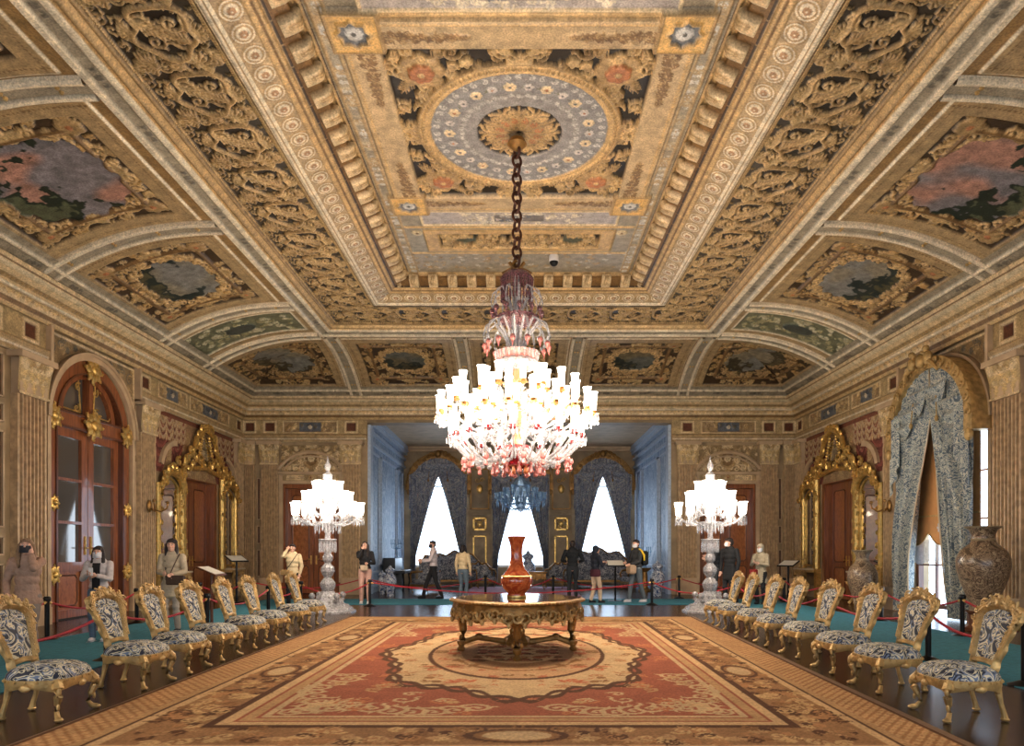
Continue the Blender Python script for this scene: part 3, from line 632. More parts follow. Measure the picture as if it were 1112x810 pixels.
# pilasters
def pilaster(tf,u0,u1,par,z0=.55,z1=4.33,dp=.14,cap=True,nf=7,mir=False):
    mb=MB(tf); w=u1-u0; n=nf; pts=[(u0,0),(u0,dp)]
    e=.05*w
    for k in range(n):
        a=u0+e+(w-2*e)*k/n; b=u0+e+(w-2*e)*(k+1)/n; g=(b-a)
        pts.append((a+g*.12,dp))
        for q in range(1,5): t=PI*q/5; pts.append(((a+b)/2-g*.38*math.cos(t),dp-.07*math.sin(t)))
        pts.append((b-g*.12,dp))
    pts+= [(u1,dp),(u1,0)]
    mb.prismz(pts,z0,z1); o=mb.build('pilaster',M['shaft'],par,False)
    mb=MB(tf); mb.box(u0-.06,u1+.06,0,dp+.07,0,.34,); mb.box(u0-.03,u1+.03,0,dp+.05,.34,.44); mb.box(u0-.05,u1+.05,0,dp+.06,.44,.55); mb.build('pilaster_base',M['stone'],o,False)
    if cap:
        H=5.1-z1; cv=Cv(w+.16,H,.02,S(176,150,104),u0=u0-.08,v0=z1); c=(u0+u1)/2
        for zz,nn in ((.06,3),(.26,4)):
            for k in range(nn):
                x=u0+w*(k+.5)/nn; cv.leaf(x,z1+zz,.26,PI/2,S(200,170,116),.5,.07); cv.shell(x,z1+zz+.2,.09,PI/2,cream,5,2.4,.06,.02)
        for s in(-1,1): cv.scroll(c+s*w*.4,z1+H*.74,.1,PI/2,-s,cream,.03,.09,1.4,1); cv.scroll(c+s*w*.14,z1+H*.72,.07,PI/2,s,golda,.02,.07,1.3)
        cv.flower(c,z1+H*.86,.07,cream,6,.07,golda); cv.rect(u0-.08,u1+.08,z1,z1+.045,.03,cream)
        def sf(U,V,Hh):
            t=np.clip((V-z1)/H,0,1); d=dp+.02+.1*t*t+Hh; uu=c+(U-c)*(.88+.16*t*t)
            a=tf(uu,d,V); return np.stack([np.broadcast_to(q,U.shape) for q in a],-1)
        k=field('capital',cv,sf,OR,o)
        mb=MB(tf); mb.box(u0+.02,u1-.02,0,dp+.03,z1,5.0); mb.box(u0-.1,u1+.1,0,dp+.16,4.99,5.1); mb.build('abacus',M['stone'],o,False)
    return o
def framepanel(tf,u0,u1,z0,z1,par,m1=None,m2=None,d=.02,t=.05,name='wall_panel'):
    mb=MB(tf); 
    for a,b,c,e in ((u0,u1,z0,z0+t),(u0,u1,z1-t,z1),(u0,u0+t,z0,z1),(u1-t,u1,z0,z1)): mb.box(a,b,0,d+.03,c,e)
    o=mb.build(name,m1 or M['stone'],par,False)
    mb=MB(tf); mb.box(u0+t,u1-t,0,d*.5,z0+t,z1-t); mb.build('panel_field',m2 or M['wallp'],o,False); return o
M['inset']=mat('dark_red_inset',S(96,66,46),.5,0,8,.3)
for tf,par in((TL,wl),(TR,wr)):
    for a,b in((8.2,9.0),(12.72,13.5),(16.86,17.55),(22.62,23.18)): pilaster(tf,a,b,par)
    framepanel(tf,9.4,12.4,1.4,4.9,par,M['gilt2'],M['inset']); framepanel(tf,9.4,12.4,.5,1.2,par)
    for c in (12.45,13.62,16.76,17.68): 
        for z0,z1 in((.5,1.2),(1.35,1.7),(1.85,3.6),(3.75,4.1),(4.2,5.0)): framepanel(tf,c-.07,c+.07,z0,z1,par,M['stone'],M['inset'],.015,.03)
for s in(-1,1):
    for a,b in((5.3,5.93),(8.05,8.62),(8.85,9.28)):
        u0,u1=sorted((s*a,s*b)); pilaster(TB,u0,u1,wb,nf=6)
    for z0,z1 in((.6,1.5),(1.7,2.3),(2.5,3.9)): 
        u0,u1=sorted((s*8.67,s*8.8)); framepanel(TB,u0,u1,z0,z1,wb,M['stone'],M['inset'],.015,.025)
# skirting
for nm,tf,segs in(('baseboard_left',TL,[(YN,LC-AR-.1),(LC+AR+.1,18.9),(21.7,YF)]),('baseboard_right',TR,[(YN,LC-AR-.1),(LC+AR+.1,18.9),(21.7,YF)]),('baseboard_back',TB,[(-9.3,-8.1),(-5.9,-XA),(XA,5.9),(8.1,9.3)])):
    mb=MB(tf)
    for a,b in segs: mb.box(a,b,0,.05,0,.3); mb.box(a,b,0,.08,.3,.36); mb.box(a,b,0,.07,0,.05)
    mb.build(nm,M['stone'],None,False,kind='structure',label='moulded plaster skirting of the '+nm.split('_')[1]+' wall',cat='skirting')
# ------------------------------------------------------------ floor
def floormat():
    m,nt,b=nmat('dark_parquet'); tc=nt.nodes.new('ShaderNodeTexCoord')
    br=nt.nodes.new('ShaderNodeTexBrick'); br.inputs['Scale'].default_value=1; br.inputs['Brick Width'].default_value=.55; br.inputs['Row Height'].default_value=.14; br.inputs['Mortar Size'].default_value=.004
    br.inputs['Color1'].default_value=(*S(64,42,28),1); br.inputs['Color2'].default_value=(*S(44,29,20),1); br.inputs['Mortar'].default_value=(*S(20,12,8),1)
    nt.links.new(tc.outputs['Object'],br.inputs['Vector']); nt.links.new(br.outputs[0],b.inputs['Base Color']); b.inputs['Roughness'].default_value=.23; b.inputs['Specular IOR Level'].default_value=.35
    return m
mb=MB(); mb.box(-10,10,-1.6,31.2,-.2,0); mb.build('floor',floormat(),None,False,kind='structure',label='dark glossy parquet floor',cat='floor')
# ------------------------------------------------------------ alcove
al=MB(); 
for s in(-1,1): al.box(*sorted((s*XA,s*(XA+.4))),YF+.4,YA+.5,0,6.6)
al=al.build('wall_alcove',M['bluewall'],None,False,kind='structure',label='blue silk side walls of the window alcove',cat='wall')
mb=MB(); mb.box(-XA-.4,XA+.4,YF+.4,YA+.5,6.05,6.3); mb.build('ceiling_alcove',M['stone'],None,False,kind='structure',label='ceiling of the window alcove',cat='ceiling')
for s in(-1,1):
    T=(lambda s:(lambda u,d,z:(s*(XA-d),u,z)))(s)
    mb=MB(T)
    for k,(a,b,z0,z1) in enumerate([(23.9,25.2,.9,4.9),(25.5,28.6,.9,4.9),(28.9,30.2,.9,4.9),(23.9,30.2,.2,.75)]):
        for p,q,c,e in ((a,b,z0,z0+.07),(a,b,z1-.07,z1),(a,a+.07,z0,z1),(b-.07,b,z0,z1)): mb.box(p,q,0,.05,c,e)
    mb.box(23.8,YA,0,.08,5.1,5.2); mb.box(23.8,YA,0,.1,5.45,5.55); mb.box(23.8,YA,0,.22,5.85,6.05); mb.box(23.8,YA,0,.15,5.7,5.85); mb.box(23.35,23.75,0,.1,0,5.7)
    mb.build('wall_moulding',M['bluetrim'],al,False)
WX=(-3.55,0.05,3.65); WR=1.16; WS=4.35
wa=wall(TA,-XA-.4,XA+.4,6.3,[(x-WR,x+WR,.75,WS,True) for x in WX],.35).build('wall_window',M['wallp'],None,False,kind='structure',label='end wall of the alcove with three arched windows',cat='wall')
mb=MB(TA); mb.box(-XA,XA,0,.15,5.86,5.96); mb.box(-XA,XA,0,.3,5.96,6.05); mb.build('alcove_cornice',M['stone'],wa,False)
for c in (-1.75,1.85):
    framepanel(TA,c-.42,c+.42,3.3,5.1,wa,M['giltdark'],M['wallp'],.03,.06); framepanel(TA,c-.5,c+.5,3.2,5.2,wa,M['wallp'],M['wallp'],.02,.04)
    framepanel(TA,c-.3,c+.3,2.38,2.95,wa,M['gilt'],M['wallp'],.04,.07); framepanel(TA,c-.3,c+.3,.9,2.15,wa,M['gilt'],M['wallp'],.03,.06)
    mb=MB(TA); mb.ball((c,.05,2.66),(.13,.05,.13)); mb.ball((c,.05,4.2),(.14,.05,.2))
    for s in(-1,1):
        mb.spiral(c+s*.14,2.8,.08,0,s,1.3,.02,.06); mb.spiral(c+s*.14,2.52,.08,0,s,1.3,.02,.06); mb.spiral(c+s*.1,4.6,.12,0,s,1.3,.02,.06)
    mb.build('gilded_boss',M['gilt'],wa)
    mb=MB(TA); mb.box(c-.52,c-.46,0,.08,.3,5.6); mb.box(c+.46,c+.52,0,.08,.3,5.6); mb.box(c-.55,c+.55,0,.12,3.05,3.13); mb.box(c-.55,c+.55,0,.12,5.3,5.42); mb.build('wall_moulding',M['wallp'],wa,False)
# ------------------------------------------------------------ doors and windows
def st(o,label,cat='door'): return setp(o,label=label,cat=cat,kind='structure')
def leafdoor(tf,u0,u1,z1,name,label,d0=-.28,m=None,mp=None):
    root=st(empty(name,tf((u0+u1)/2,0,0)),label); m=m or M['wood']; mp=mp or M['woodp']
    o0=Vector(root.location); T=lambda u,d,z:tuple(Vector(tf(u,d,z))-o0)
    mb=MB(T); mb.box(u0,u0+.14,d0-.1,-.02,0,z1); mb.box(u1-.14,u1,d0-.1,-.02,0,z1); mb.box(u0+.14,u1-.14,d0-.1,-.02,z1-.14,z1); mb.build('door_frame',m,root,False)
    mb=MB(T); mb.box(u0,u1,-.5,-.46,0,z1+.1); mb.build('door_backing',M['dark'],root,False)
    c=(u0+u1)/2
    for a,b,s in((u0+.14,c-.008,-1),(c+.008,u1-.14,1)):
        mb=MB(T); mb.box(a,b,d0-.05,d0,0.02,z1-.14); L=mb.build('leaf',m,root,False)
        for z0,z2 in((.18,.95),(1.12,z1-.36)):
            mb=MB(T); p,q=a+.16,b-.16; k=.035; e=.07
            pl=[(p+e,z0),(q-e,z0),(q,z0+e),(q,z2-e),(q-e,z2),(p+e,z2),(p,z2-e),(p,z0+e)]
            for i in range(8):
                (x1,y1),(x2,y2)=pl[i],pl[(i+1)%8]; mb.tube([(x1,d0+.008,y1),(x2,d0+.008,y2)],.022,6)
            mb.build('panel_moulding',M['wood2'],L)
            mb=MB(T); mb.prism([(c0+(c0<c0)*0,z) for c0,z in pl],d0-.001,d0+.012); mb.build('door_panel',mp,L,False)
        mb=MB(T); x=c+s*.09; mb.box(x-.025,x+.025,d0,d0+.015,1.0,1.3); mb.tube([(x,d0+.01,1.18),(x,d0+.06,1.18),(x+s*.1,d0+.06,1.18)],.012,6); mb.build('door_handle',M['gilt'],L)
    return root
leafdoor(TB,-8.0,-5.96,3.7,'door_1','tall mahogany double door in the back wall left of the alcove')
leafdoor(TB,5.96,8.0,3.7,'door_2','tall mahogany double door in the back wall right of the alcove')
leafdoor(TL,19.15,21.45,3.62,'door_3','reddish mahogany double door inside the gilded surround on the left wall')
leafdoor(TR,19.15,21.45,3.62,'door_4','reddish mahogany double door inside the gilded surround on the right wall')
# overdoor pediments on the back wall
for s in(-1,1):
    u0,u1=(-8.02,-5.94) if s<0 else (5.94,8.02); c=(u0+u1)/2
    mb=MB(TB); mb.box(u0-.02,u0+.1,0,.07,.4,3.75); mb.box(u1-.1,u1+.02,0,.07,.4,3.75); mb.box(u0-.02,u1+.02,0,.08,3.7,3.8); mb.box(u0-.04,u1+.04,0,.14,4.02,4.1); mb.box(u0-.04,u1+.04,0,.05,3.8,4.02)
    n=18; r=1.28; zc=4.1-.62
    P=[(c+r*math.sin(a),.1,zc+r*math.cos(a)) for a in np.linspace(-.98,.98,n)]; mb.tube(P,.06,6); P=[(c+(r-.13)*math.sin(a),.07,zc+(r-.13)*math.cos(a)) for a in np.linspace(-.94,.94,n)]; mb.tube(P,.03,5)
    o=mb.build('overdoor_pediment',M['stone'],wb,False)
    cv=Cv(2.0,.9,.02,S(140,116,80),u0=c-1.0,v0=4.1)
    cv.scatter(c-1,c,4.12,4.98,50,(.06,.12),[tan,cream,creamd],.05,14+s)
    for q in range(3): cv.scroll(c-.3-.22*q,4.22+.02*q,.14-.02*q,q,1,cream,.03,.07,1.3,3)
    cv.mirror(1); cv.ell(c,4.55,.3,.34,.04,golda); cv.ell(c,4.55,.2,.24,.02,S(130,100,64)); cv.flower(c,4.55,.14,cream,7,.06); cv.shell(c,4.9,.2,PI/2,cream,9,2.8,.08)
    for a in(-1,1): cv.scroll(c+a*.34,4.5,.14,1.5,a,cream,.035,.09,1.4,3)
    flatfield('overdoor_carving',cv,lambda u,d,z:TB(u,d+.012,z),OR,wb)
    cv=Cv(1.9,.2,.02,creamd,u0=c-.95,v0=3.81); cv.frame(c-.8,c-.25,3.84,3.98,.02,.03,cream); cv.frame(c+.25,c+.8,3.84,3.98,.02,.03,cream); cv.rect(c-.78,c-.27,3.86,3.96,-.01,goldd); cv.rect(c+.27,c+.78,3.86,3.96,-.01,goldd)
    cv.scatter(c-.75,c-.3,3.86,3.96,14,(.03,.05),[cream],.02,3); cv.scatter(c+.3,c+.75,3.86,3.96,14,(.03,.05),[cream],.02,3); cv.flower(c,3.91,.09,golda,8,.04,S(120,60,40))
    flatfield('overdoor_panel',cv,lambda u,d,z:TB(u,d+.055,z),OR,wb)
# arched glazed mahogany door, left wall
root=st(empty('door_5',TL(LC,0,0)),'tall arched glazed mahogany door with gilded rosettes in the left wall'); o0=Vector(root.location); T=lambda u,d,z:tuple(Vector(TL(u,d,z))-o0)
def archband(mb,c,zs,r0,r1,d0,d1,n=24,a0=0,a1=PI):
    for k in range(n):
        a,b=a0+(a1-a0)*k/n,a0+(a1-a0)*(k+1)/n; P=[]
        for d in(d0,d1):
            for t,r in((a,r0),(b,r0),(b,r1),(a,r1)): P.append((c-r*math.cos(t),d,zs+r*math.sin(t)))
        mb.add(P,[(0,1,2,3),(7,6,5,4),(0,4,5,1),(2,6,7,3)])
mb=MB(T); archband(mb,LC,ZS,1.17,1.44,-.3,-.03); mb.box(LC-1.44,LC-1.17,-.3,-.03,0,ZS); mb.box(LC+1.17,LC+1.44,-.3,-.03,0,ZS)
mb.box(LC-1.2,LC+1.2,-.26,-.05,4.02,4.32); mb.box(LC-.06,LC+.06,-.28,-.04,4.3,5.3); archband(mb,LC,ZS+.2,.86,1.0,-.26,-.1,20,.05,PI-.05)
mb.build('door_frame',M['wood'],root,False)
mb=MB(T); archband(mb,LC,ZS,1.15,1.19,-.3,0); mb.box(LC-1.2,LC-1.15,-.3,0,0,ZS); mb.box(LC+1.15,LC+1.2,-.3,0,0,ZS); mb.box(LC-1.2,LC+1.2,-.26,-.0,4.0,4.04); mb.box(LC-1.2,LC+1.2,-.26,-.0,4.3,4.34); mb.build('frame_moulding',M['wood2'],root,False)
mb=MB(T); n=20; r=1.18
P=[(LC-r*math.cos(PI*k/n),-.2,4.32+max(0,(r*math.sin(PI*k/n)-.2))) for k in range(n+1)]; mb.add(P,[tuple(range(n+1))]); mb.build('fanlight_pane',M['doorglass'],root,False)
mb=MB(T)
for s in(-1,1):
    for x,z,h in((.35,4.5,1),(.9,4.5,-1),(.3,4.95,-1),(.55,5.05,1)): mb.spiral(LC+s*x,z,.11,1,s*h,1.3,.02,-.14)
    mb.tube([(LC+s*.22,-.14,4.42),(LC+s*.8,-.14,4.42),(LC+s*.92,-.14,4.6),(LC+s*.7,-.14,4.95),(LC+s*.3,-.14,5.18),(LC+s*.22,-.14,4.42)],.018,5)
mb.build('fanlight_tracery',M['gilt'],root)
for s in(-1,1):
    a,b=(LC-1.17,LC-.01) if s<0 else (LC+.01,LC+1.17)
    mb=MB(T); 
    for p,q,c_,e in((a,a+.2,.03,4.02),(b-.2,b,.03,4.02),(a+.2,b-.2,.03,.2),(a+.2,b-.2,1.0,1.2),(a+.2,b-.2,3.82,4.02),(a+.2,b-.2,2.0,2.06),(a+.2,b-.2,2.9,2.96)): mb.box(p,q,-.24,-.12,c_,e)
    L=mb.build('leaf',M['wood'],root,False)
    mb=MB(T); mb.box(a+.18,b-.18,-.22,-.18,.2,1.0); mb.build('door_panel',M['woodp'],L,False)
    mb=MB(T); 
    for z0,z2 in((.28,.92),): 
        pl=[(a+.34,z0),(b-.34,z0),(b-.27,z0+.07),(b-.27,z2-.07),(b-.34,z2),(a+.34,z2),(a+.27,z2-.07),(a+.27,z0+.07)]
        for i in range(8): (x1,y1),(x2,y2)=pl[i],pl[(i+1)%8]; mb.tube([(x1,-.18,y1),(x2,-.18,y2)],.022,6)
    mb.build('panel_moulding',M['wood2'],L)
    for z0,z2 in((1.2,2.0),(2.06,2.9),(2.96,3.82)):
        mb=MB(T); mb.box(a+.19,b-.19,-.2,-.19,z0,z2); mb.build('pane',M['doorglass'],L,False)
    mb=MB(T); x=LC+s*.1; mb.box(x-.025,x+.025,-.12,-.1,1.35,1.75); mb.tube([(x,-.1,1.5),(x,-.04,1.5),(x+s*.1,-.04,1.5)],.014,6); mb.build('door_handle',M['gilt'],L)
def rosette(T,u,z,R,d,par,name='gilded_rosette'):
    mb=MB(T)
    for k in range(8):
        a=2*PI*k/8; mb.ball((u+.55*R*math.cos(a),d,z+.55*R*math.sin(a)),(R*.34,.04,R*.34),7,4); mb.spiral(u+.85*R*math.cos(a),z+.85*R*math.sin(a),R*.22,a,1 if k%2 else -1,1.1,R*.08,d,5,8)
    mb.ball((u,d+.03,z),(R*.35,.05,R*.35)); return mb.build(name,M['gilt'],par)
for u,z,R in((LC,5.38,.3),(LC,4.18,.32),(LC-1.31,4.15,.26),(LC+1.31,4.15,.26),(LC-1.31,2.4,.16),(LC+1.31,2.4,.16),(LC-1.31,.95,.2),(LC+1.31,.95,.2)): rosette(T,u,z,R,.02,root)
mb=MB(T); mb.box(LC-1.6,LC+1.6,-.56,-.5,0,5.75); mb.box(LC-1.45,LC+1.45,-.3,-.1,0,.035); mb.build('door_backing',M['dark'],root,False)
# plaster archivolt round both side arches + spandrels
for tf,par in((TL,wl),(TR,wr)):
    mb=MB(tf); archband(mb,LC,ZS,AR,AR+.16,0,.08); archband(mb,LC,ZS,AR+.1,AR+.16,0,.12); mb.box(LC-AR-.1,LC-AR,0,.06,0,ZS); mb.box(LC+AR,LC+AR+.1,0,.06,0,ZS); mb.box(LC-1.64,LC-1.56,0,.19,5.06,5.86); mb.box(LC+1.56,LC+1.64,0,.19,5.06,5.86)
    mb.build('archivolt',M['stone'],par,False)
    cv=Cv(3.2,1.76,.02,S(140,116,82),u0=LC-1.6,v0=4.1); cv.frame(LC-1.56,LC+1.56,4.1,5.8,.03,.05,cream); cv.scatter(LC-1.5,LC,4.1,5.78,90,(.08,.16),[tan,creamd,greyd],.04,77,lambda x,y:(x-LC)**2+(y-ZS)**2<1.7**2); cv.mirror(1)
    U,V=np.meshgrid(np.arange(cv.nx)*cv.res+cv.u0,np.arange(cv.ny)*cv.res+cv.v0); k=((U-LC)**2+(V-ZS)**2>1.62**2); k=k[1:,1:]&k[:-1,:-1]&k[1:,:-1]&k[:-1,1:]
    P=np.stack([np.broadcast_to(q,U.shape) for q in tf(U,cv.H+.01,V)],-1); nmesh('spandrel_carving',P.reshape(-1,3),cv.Cc,cv.nx,cv.ny,OR,par,k)
# windows
def window(tf,c,r,zb,zs,name,label,m,d=-.25,n=3,rows=3):
    root=setp(empty(name,tf(c,0,zb)),kind='structure',label=label,cat='window'); o0=Vector(root.location); T=lambda u,d,z:tuple(Vector(tf(u,d,z))-o0)
    mb=MB(T); archband(mb,c,zs,r-.1,r,d-.06,d+.06,20); mb.box(c-r,c-r+.1,d-.06,d+.06,zb,zs); mb.box(c+r-.1,c+r,d-.06,d+.06,zb,zs); mb.box(c-r,c+r,d-.06,d+.06,zb,zb+.1); mb.box(c-r,c+r,d-.05,d+.05,zs-.04,zs+.04)
    for k in range(1,n): x=c-r+2*r*k/n; mb.box(x-.025,x+.025,d-.03,d+.03,zb,zs+.7*r)
    for k in range(1,rows): z=zb+(zs-zb)*k/rows; mb.box(c-r,c+r,d-.03,d+.03,z-.02,z+.02)
    mb.build('window_frame',m,root,False)
    mb=MB(T); N=20; P=[(c+r*.98,d,zb)]+[(c+r*.98*math.cos(PI*k/N),d,zs+r*.98*math.sin(PI*k/N)) for k in range(N+1)]+[(c-r*.98,d,zb)]; mb.add(P,[tuple(range(len(P)))]); mb.build('pane',M['glass'],root,False)
    return root
wm=M['white']
for k,(x,nm) in enumerate(zip(WX,('left','middle','right'))): window(TA,x,WR,.75,WS,'window_%d'%(k+1),'%s arched window in the end wall of the alcove'%nm,wm,n=1,rows=1)
window(TR,LC,AR,0.12,ZS,'window_4','tall arched window with dark frame in the right wall',M['wood2'],n=4,rows=4)
for k,x in enumerate((-5.1,0,5.1)): window(lambda u,d,z:(u,YN+d,z),x,1.4,.9,3.8,'window_%d'%(k+5),'added arched window behind the camera for fill daylight',wm)  # unseen windows, added to even out the room light
def portal(x,y,z,sx,sy,rot):
    l=bpy.data.lights.new('window_daylight','AREA'); l.shape='RECTANGLE'; l.size=sx; l.size_y=sy
    try: l.cycles.is_portal=True
    except Exception: pass
    o=bpy.data.objects.new('window_daylight',l); C.objects.link(o); o.location=(x,y,z); o.rotation_euler=rot; return o
for x in WX: portal(x,YA+.3,3.1,2.3,4.8,(-PI/2,0,0))
portal(XW+.45,LC,2.8,5.5,2.9,(0,PI/2,0))
for x in (-5.1,0,5.1): portal(x,YN-.45,3,2.8,4.4,(PI/2,0,0))  # portals of the added fill windows
# drapery
def drapes(tf,c,r,zs,name,label,m,gm,d=.35,zap=4.25,wmax=.6,z_lo=1.2,n=64,pleats=6,pd=.45,group=None,cherub=True,floorz=.04,wrest=None):
    root=empty(name,tf(c,d,zs),label=label,cat='curtain',group=group); o0=Vector(root.location); T=lambda u,dd,z:tuple(Vector(tf(u,dd,z))-o0)
    wrest=wrest or wmax*1.05
    def half(s):
        def f(p,q):
            xt=r*p; zt=zs+math.sqrt(max(0,r*r-xt*xt))-.03; z=floorz+(zt-floorz)*q
            if z>=zap: xi=0
            elif z>z_lo: xi=wmax*((zap-z)/(zap-z_lo))**.85
            else: xi=wmax+(wrest-wmax)*(1-z/z_lo)
            xo=r*.985; x=xi+(xo-xi)*p; g=(.25+.75*(1-q))
            dd=d+.085*g*math.sin(p*2*PI*pleats+1.3*math.sin(q*5))+.02*math.sin(p*2*PI*pleats*2.3+q*7)
            return (c+s*x,dd,z)
        mb=MB(T); mb.grid(f,n,40); o=mb.build('drape',m,root)
        # fringe on the leading edge
        mb=MB(T); mb.tube([tuple(Vector(f(0,q/40))+Vector((0,.02,0))) for q in range(41)],.018,5); mb.build('drape_fringe',M['stone2'] if m is M['drape'] else m,o)
    half(-1); half(1)
    # festooned valance
    for k,(a,b,zt,dp_) in enumerate([(-.95,-.28,zs+.62,.42),(-.5,.02,zs+1.0,.4),(-.02,.5,zs+1.0,.4),(.28,.95,zs+.62,.42)]):
        def g(p,q,a=a,b=b,zt=zt,dp_=dp_):
            x=r*(a+(b-a)*p); sag=4*p*(1-p); ztop=min(zt,zs+math.sqrt(max(0,r*r-x*x))-.02); return (c+x,d+.07+.06*math.sin(q*PI*4)*sag+.03,ztop-.05-(.12+dp_*sag)*q*r/1.2)
        mb=MB(T); mb.grid(g,14,16); mb.build('valance_swag',m,root)
    for s in(-1,1):
        def g(p,q,s=s):
            x=r*(.72+.3*p); z=zs+.55-.1*p-(1.5-.5*(1-p))*q*r/1.2; return (c+s*x,d+.1+.05*math.sin(p*PI*4),z)
        mb=MB(T); mb.grid(g,14,12); mb.build('valance_tail',m,root)
        mb=MB(T); mb.tube([(c+s*.3*r,d+.12,zs+.7),(c+s*.34*r,d+.14,zs+.25)],.012,5); mb.ball((c+s*.34*r,d+.14,zs+.2),(.04,.04,.07)); mb.build('tassel',gm,root)
    # gilt pelmet following the arch
    mb=MB(T); archband(mb,c,zs,r-.02,r+.15,0,pd,24); archband(mb,c,zs,r-.06,r+.19,pd-.06,pd+.02,24)
    for s in(-1,1): mb.box(c+s*(r+.065)-.13,c+s*(r+.065)+.13,0,pd+.03,zs-.22,zs+.02); mb.ball((c+s*(r+.06),pd,zs-.3),(.1,.08,.14))
    P=mb.build('pelmet',gm,root,False)
    mb=MB(T); n2=15
    for k in range(n2):
        a=PI*(k+.5)/n2; x,z=c-(r+.07)*math.cos(a),zs+(r+.07)*math.sin(a); mb.spiral(x,z,.13,a+PI/2,1 if k<n2/2 else -1,1.2,.028,pd+.04,5,10)
    for s in(-1,1):
        for q in range(4): mb.spiral(c+s*(.12+.17*q),zs+r+.16-.05*q*q*.6,.13-.015*q,0,s,1.3,.035,pd+.08)
        if cherub:
            mb.ball((c+s*.3,pd+.12,zs+r+.12),(.12,.1,.15)); mb.ball((c+s*.27,pd+.14,zs+r+.32),.075); mb.tube([(c+s*.33,pd+.12,zs+r+.05),(c+s*.5,pd+.15,zs+r-.05),(c+s*.62,pd+.1,zs+r-.22)],[.06,.05,.03],6); mb.tube([(c+s*.3,pd+.12,zs+r+.2),(c+s*.12,pd+.16,zs+r+.28)],[.045,.03],6)
    mb.ball((c,pd+.1,zs+r+.12),(.13,.1,.17)); mb.build('pelmet_carving',gm,P)
    return root
drapes(TR,LC,1.42,ZS-.05,'window_curtain','blue-grey damask curtains under a gilded arched pelmet on the right wall',M['drape'],M['gilt2'],zap=4.35,wmax=.62,z_lo=1.4,wrest=.75)
dl=('left','middle','right')
for k,x in enumerate(WX): drapes(TA,x,WR+.08,WS,'window_curtain','dark patterned curtains and gilded arch over the %s alcove window'%dl[k],M['draped'],M['giltdark'],d=.3,zap=4.75,wmax=.98,z_lo=1.25,pd=.3,group='curtains of the alcove windows',cherub=False,n=48,pleats=5)
# blind and lace of the right window
root=empty('roller_blind',TR(LC,.12,4.3),label='ochre blind with scalloped lower edge inside the right wall curtains',cat='blind'); o0=Vector(root.location); T=lambda u,d,z:tuple(Vector(TR(u,d,z))-o0)
mb=MB(T); N=48; x0,x1=LC-1.3,LC+1.3
top=[(x0+(x1-x0)*k/N,min(4.9,ZS+math.sqrt(max(0,1.36**2-(x0+(x1-x0)*k/N-LC)**2)))) for k in range(N+1)]; bot=[(x,1.85-.28*abs(math.sin((x-LC)*PI/.9+PI/2))) for x,_ in top]
mb.add([(x,.1,z) for x,z in top]+[(x,.1,z) for x,z in bot],[(k,k+1,N+2+k,N+1+k) for k in range(N)]); mb.build('blind_cloth',M['shadecloth'],root,False)
mb=MB(T); mb.tube([(x,.11,z) for x,z in bot],.015,5); mb.box(x0,x1,.1,.13,2.2,2.24); mb.build('blind_trim',M['gilt2'],root)
mb=MB(T); 
for q in(-1,1): mb.prism([(LC+q*.05,1.95),(LC,2.05),(LC-q*.05,1.95),(LC,1.85)],.12,.125)
for k in range(8): a=PI*k/4; mb.ball((LC+.09*math.cos(a),.115,1.95+.09*math.sin(a)),(.035,.006,.035),6,4)
mb.build('lace_motif',M['lace'],root)
mb=MB(T); mb.grid(lambda p,q:(x0+(x1-x0)*p,.06+.02*math.sin(p*60),1.7-q*(.45+.12*abs(math.sin(p*PI*3)))),90,4); mb.build('lace_hem',M['lace'],root)
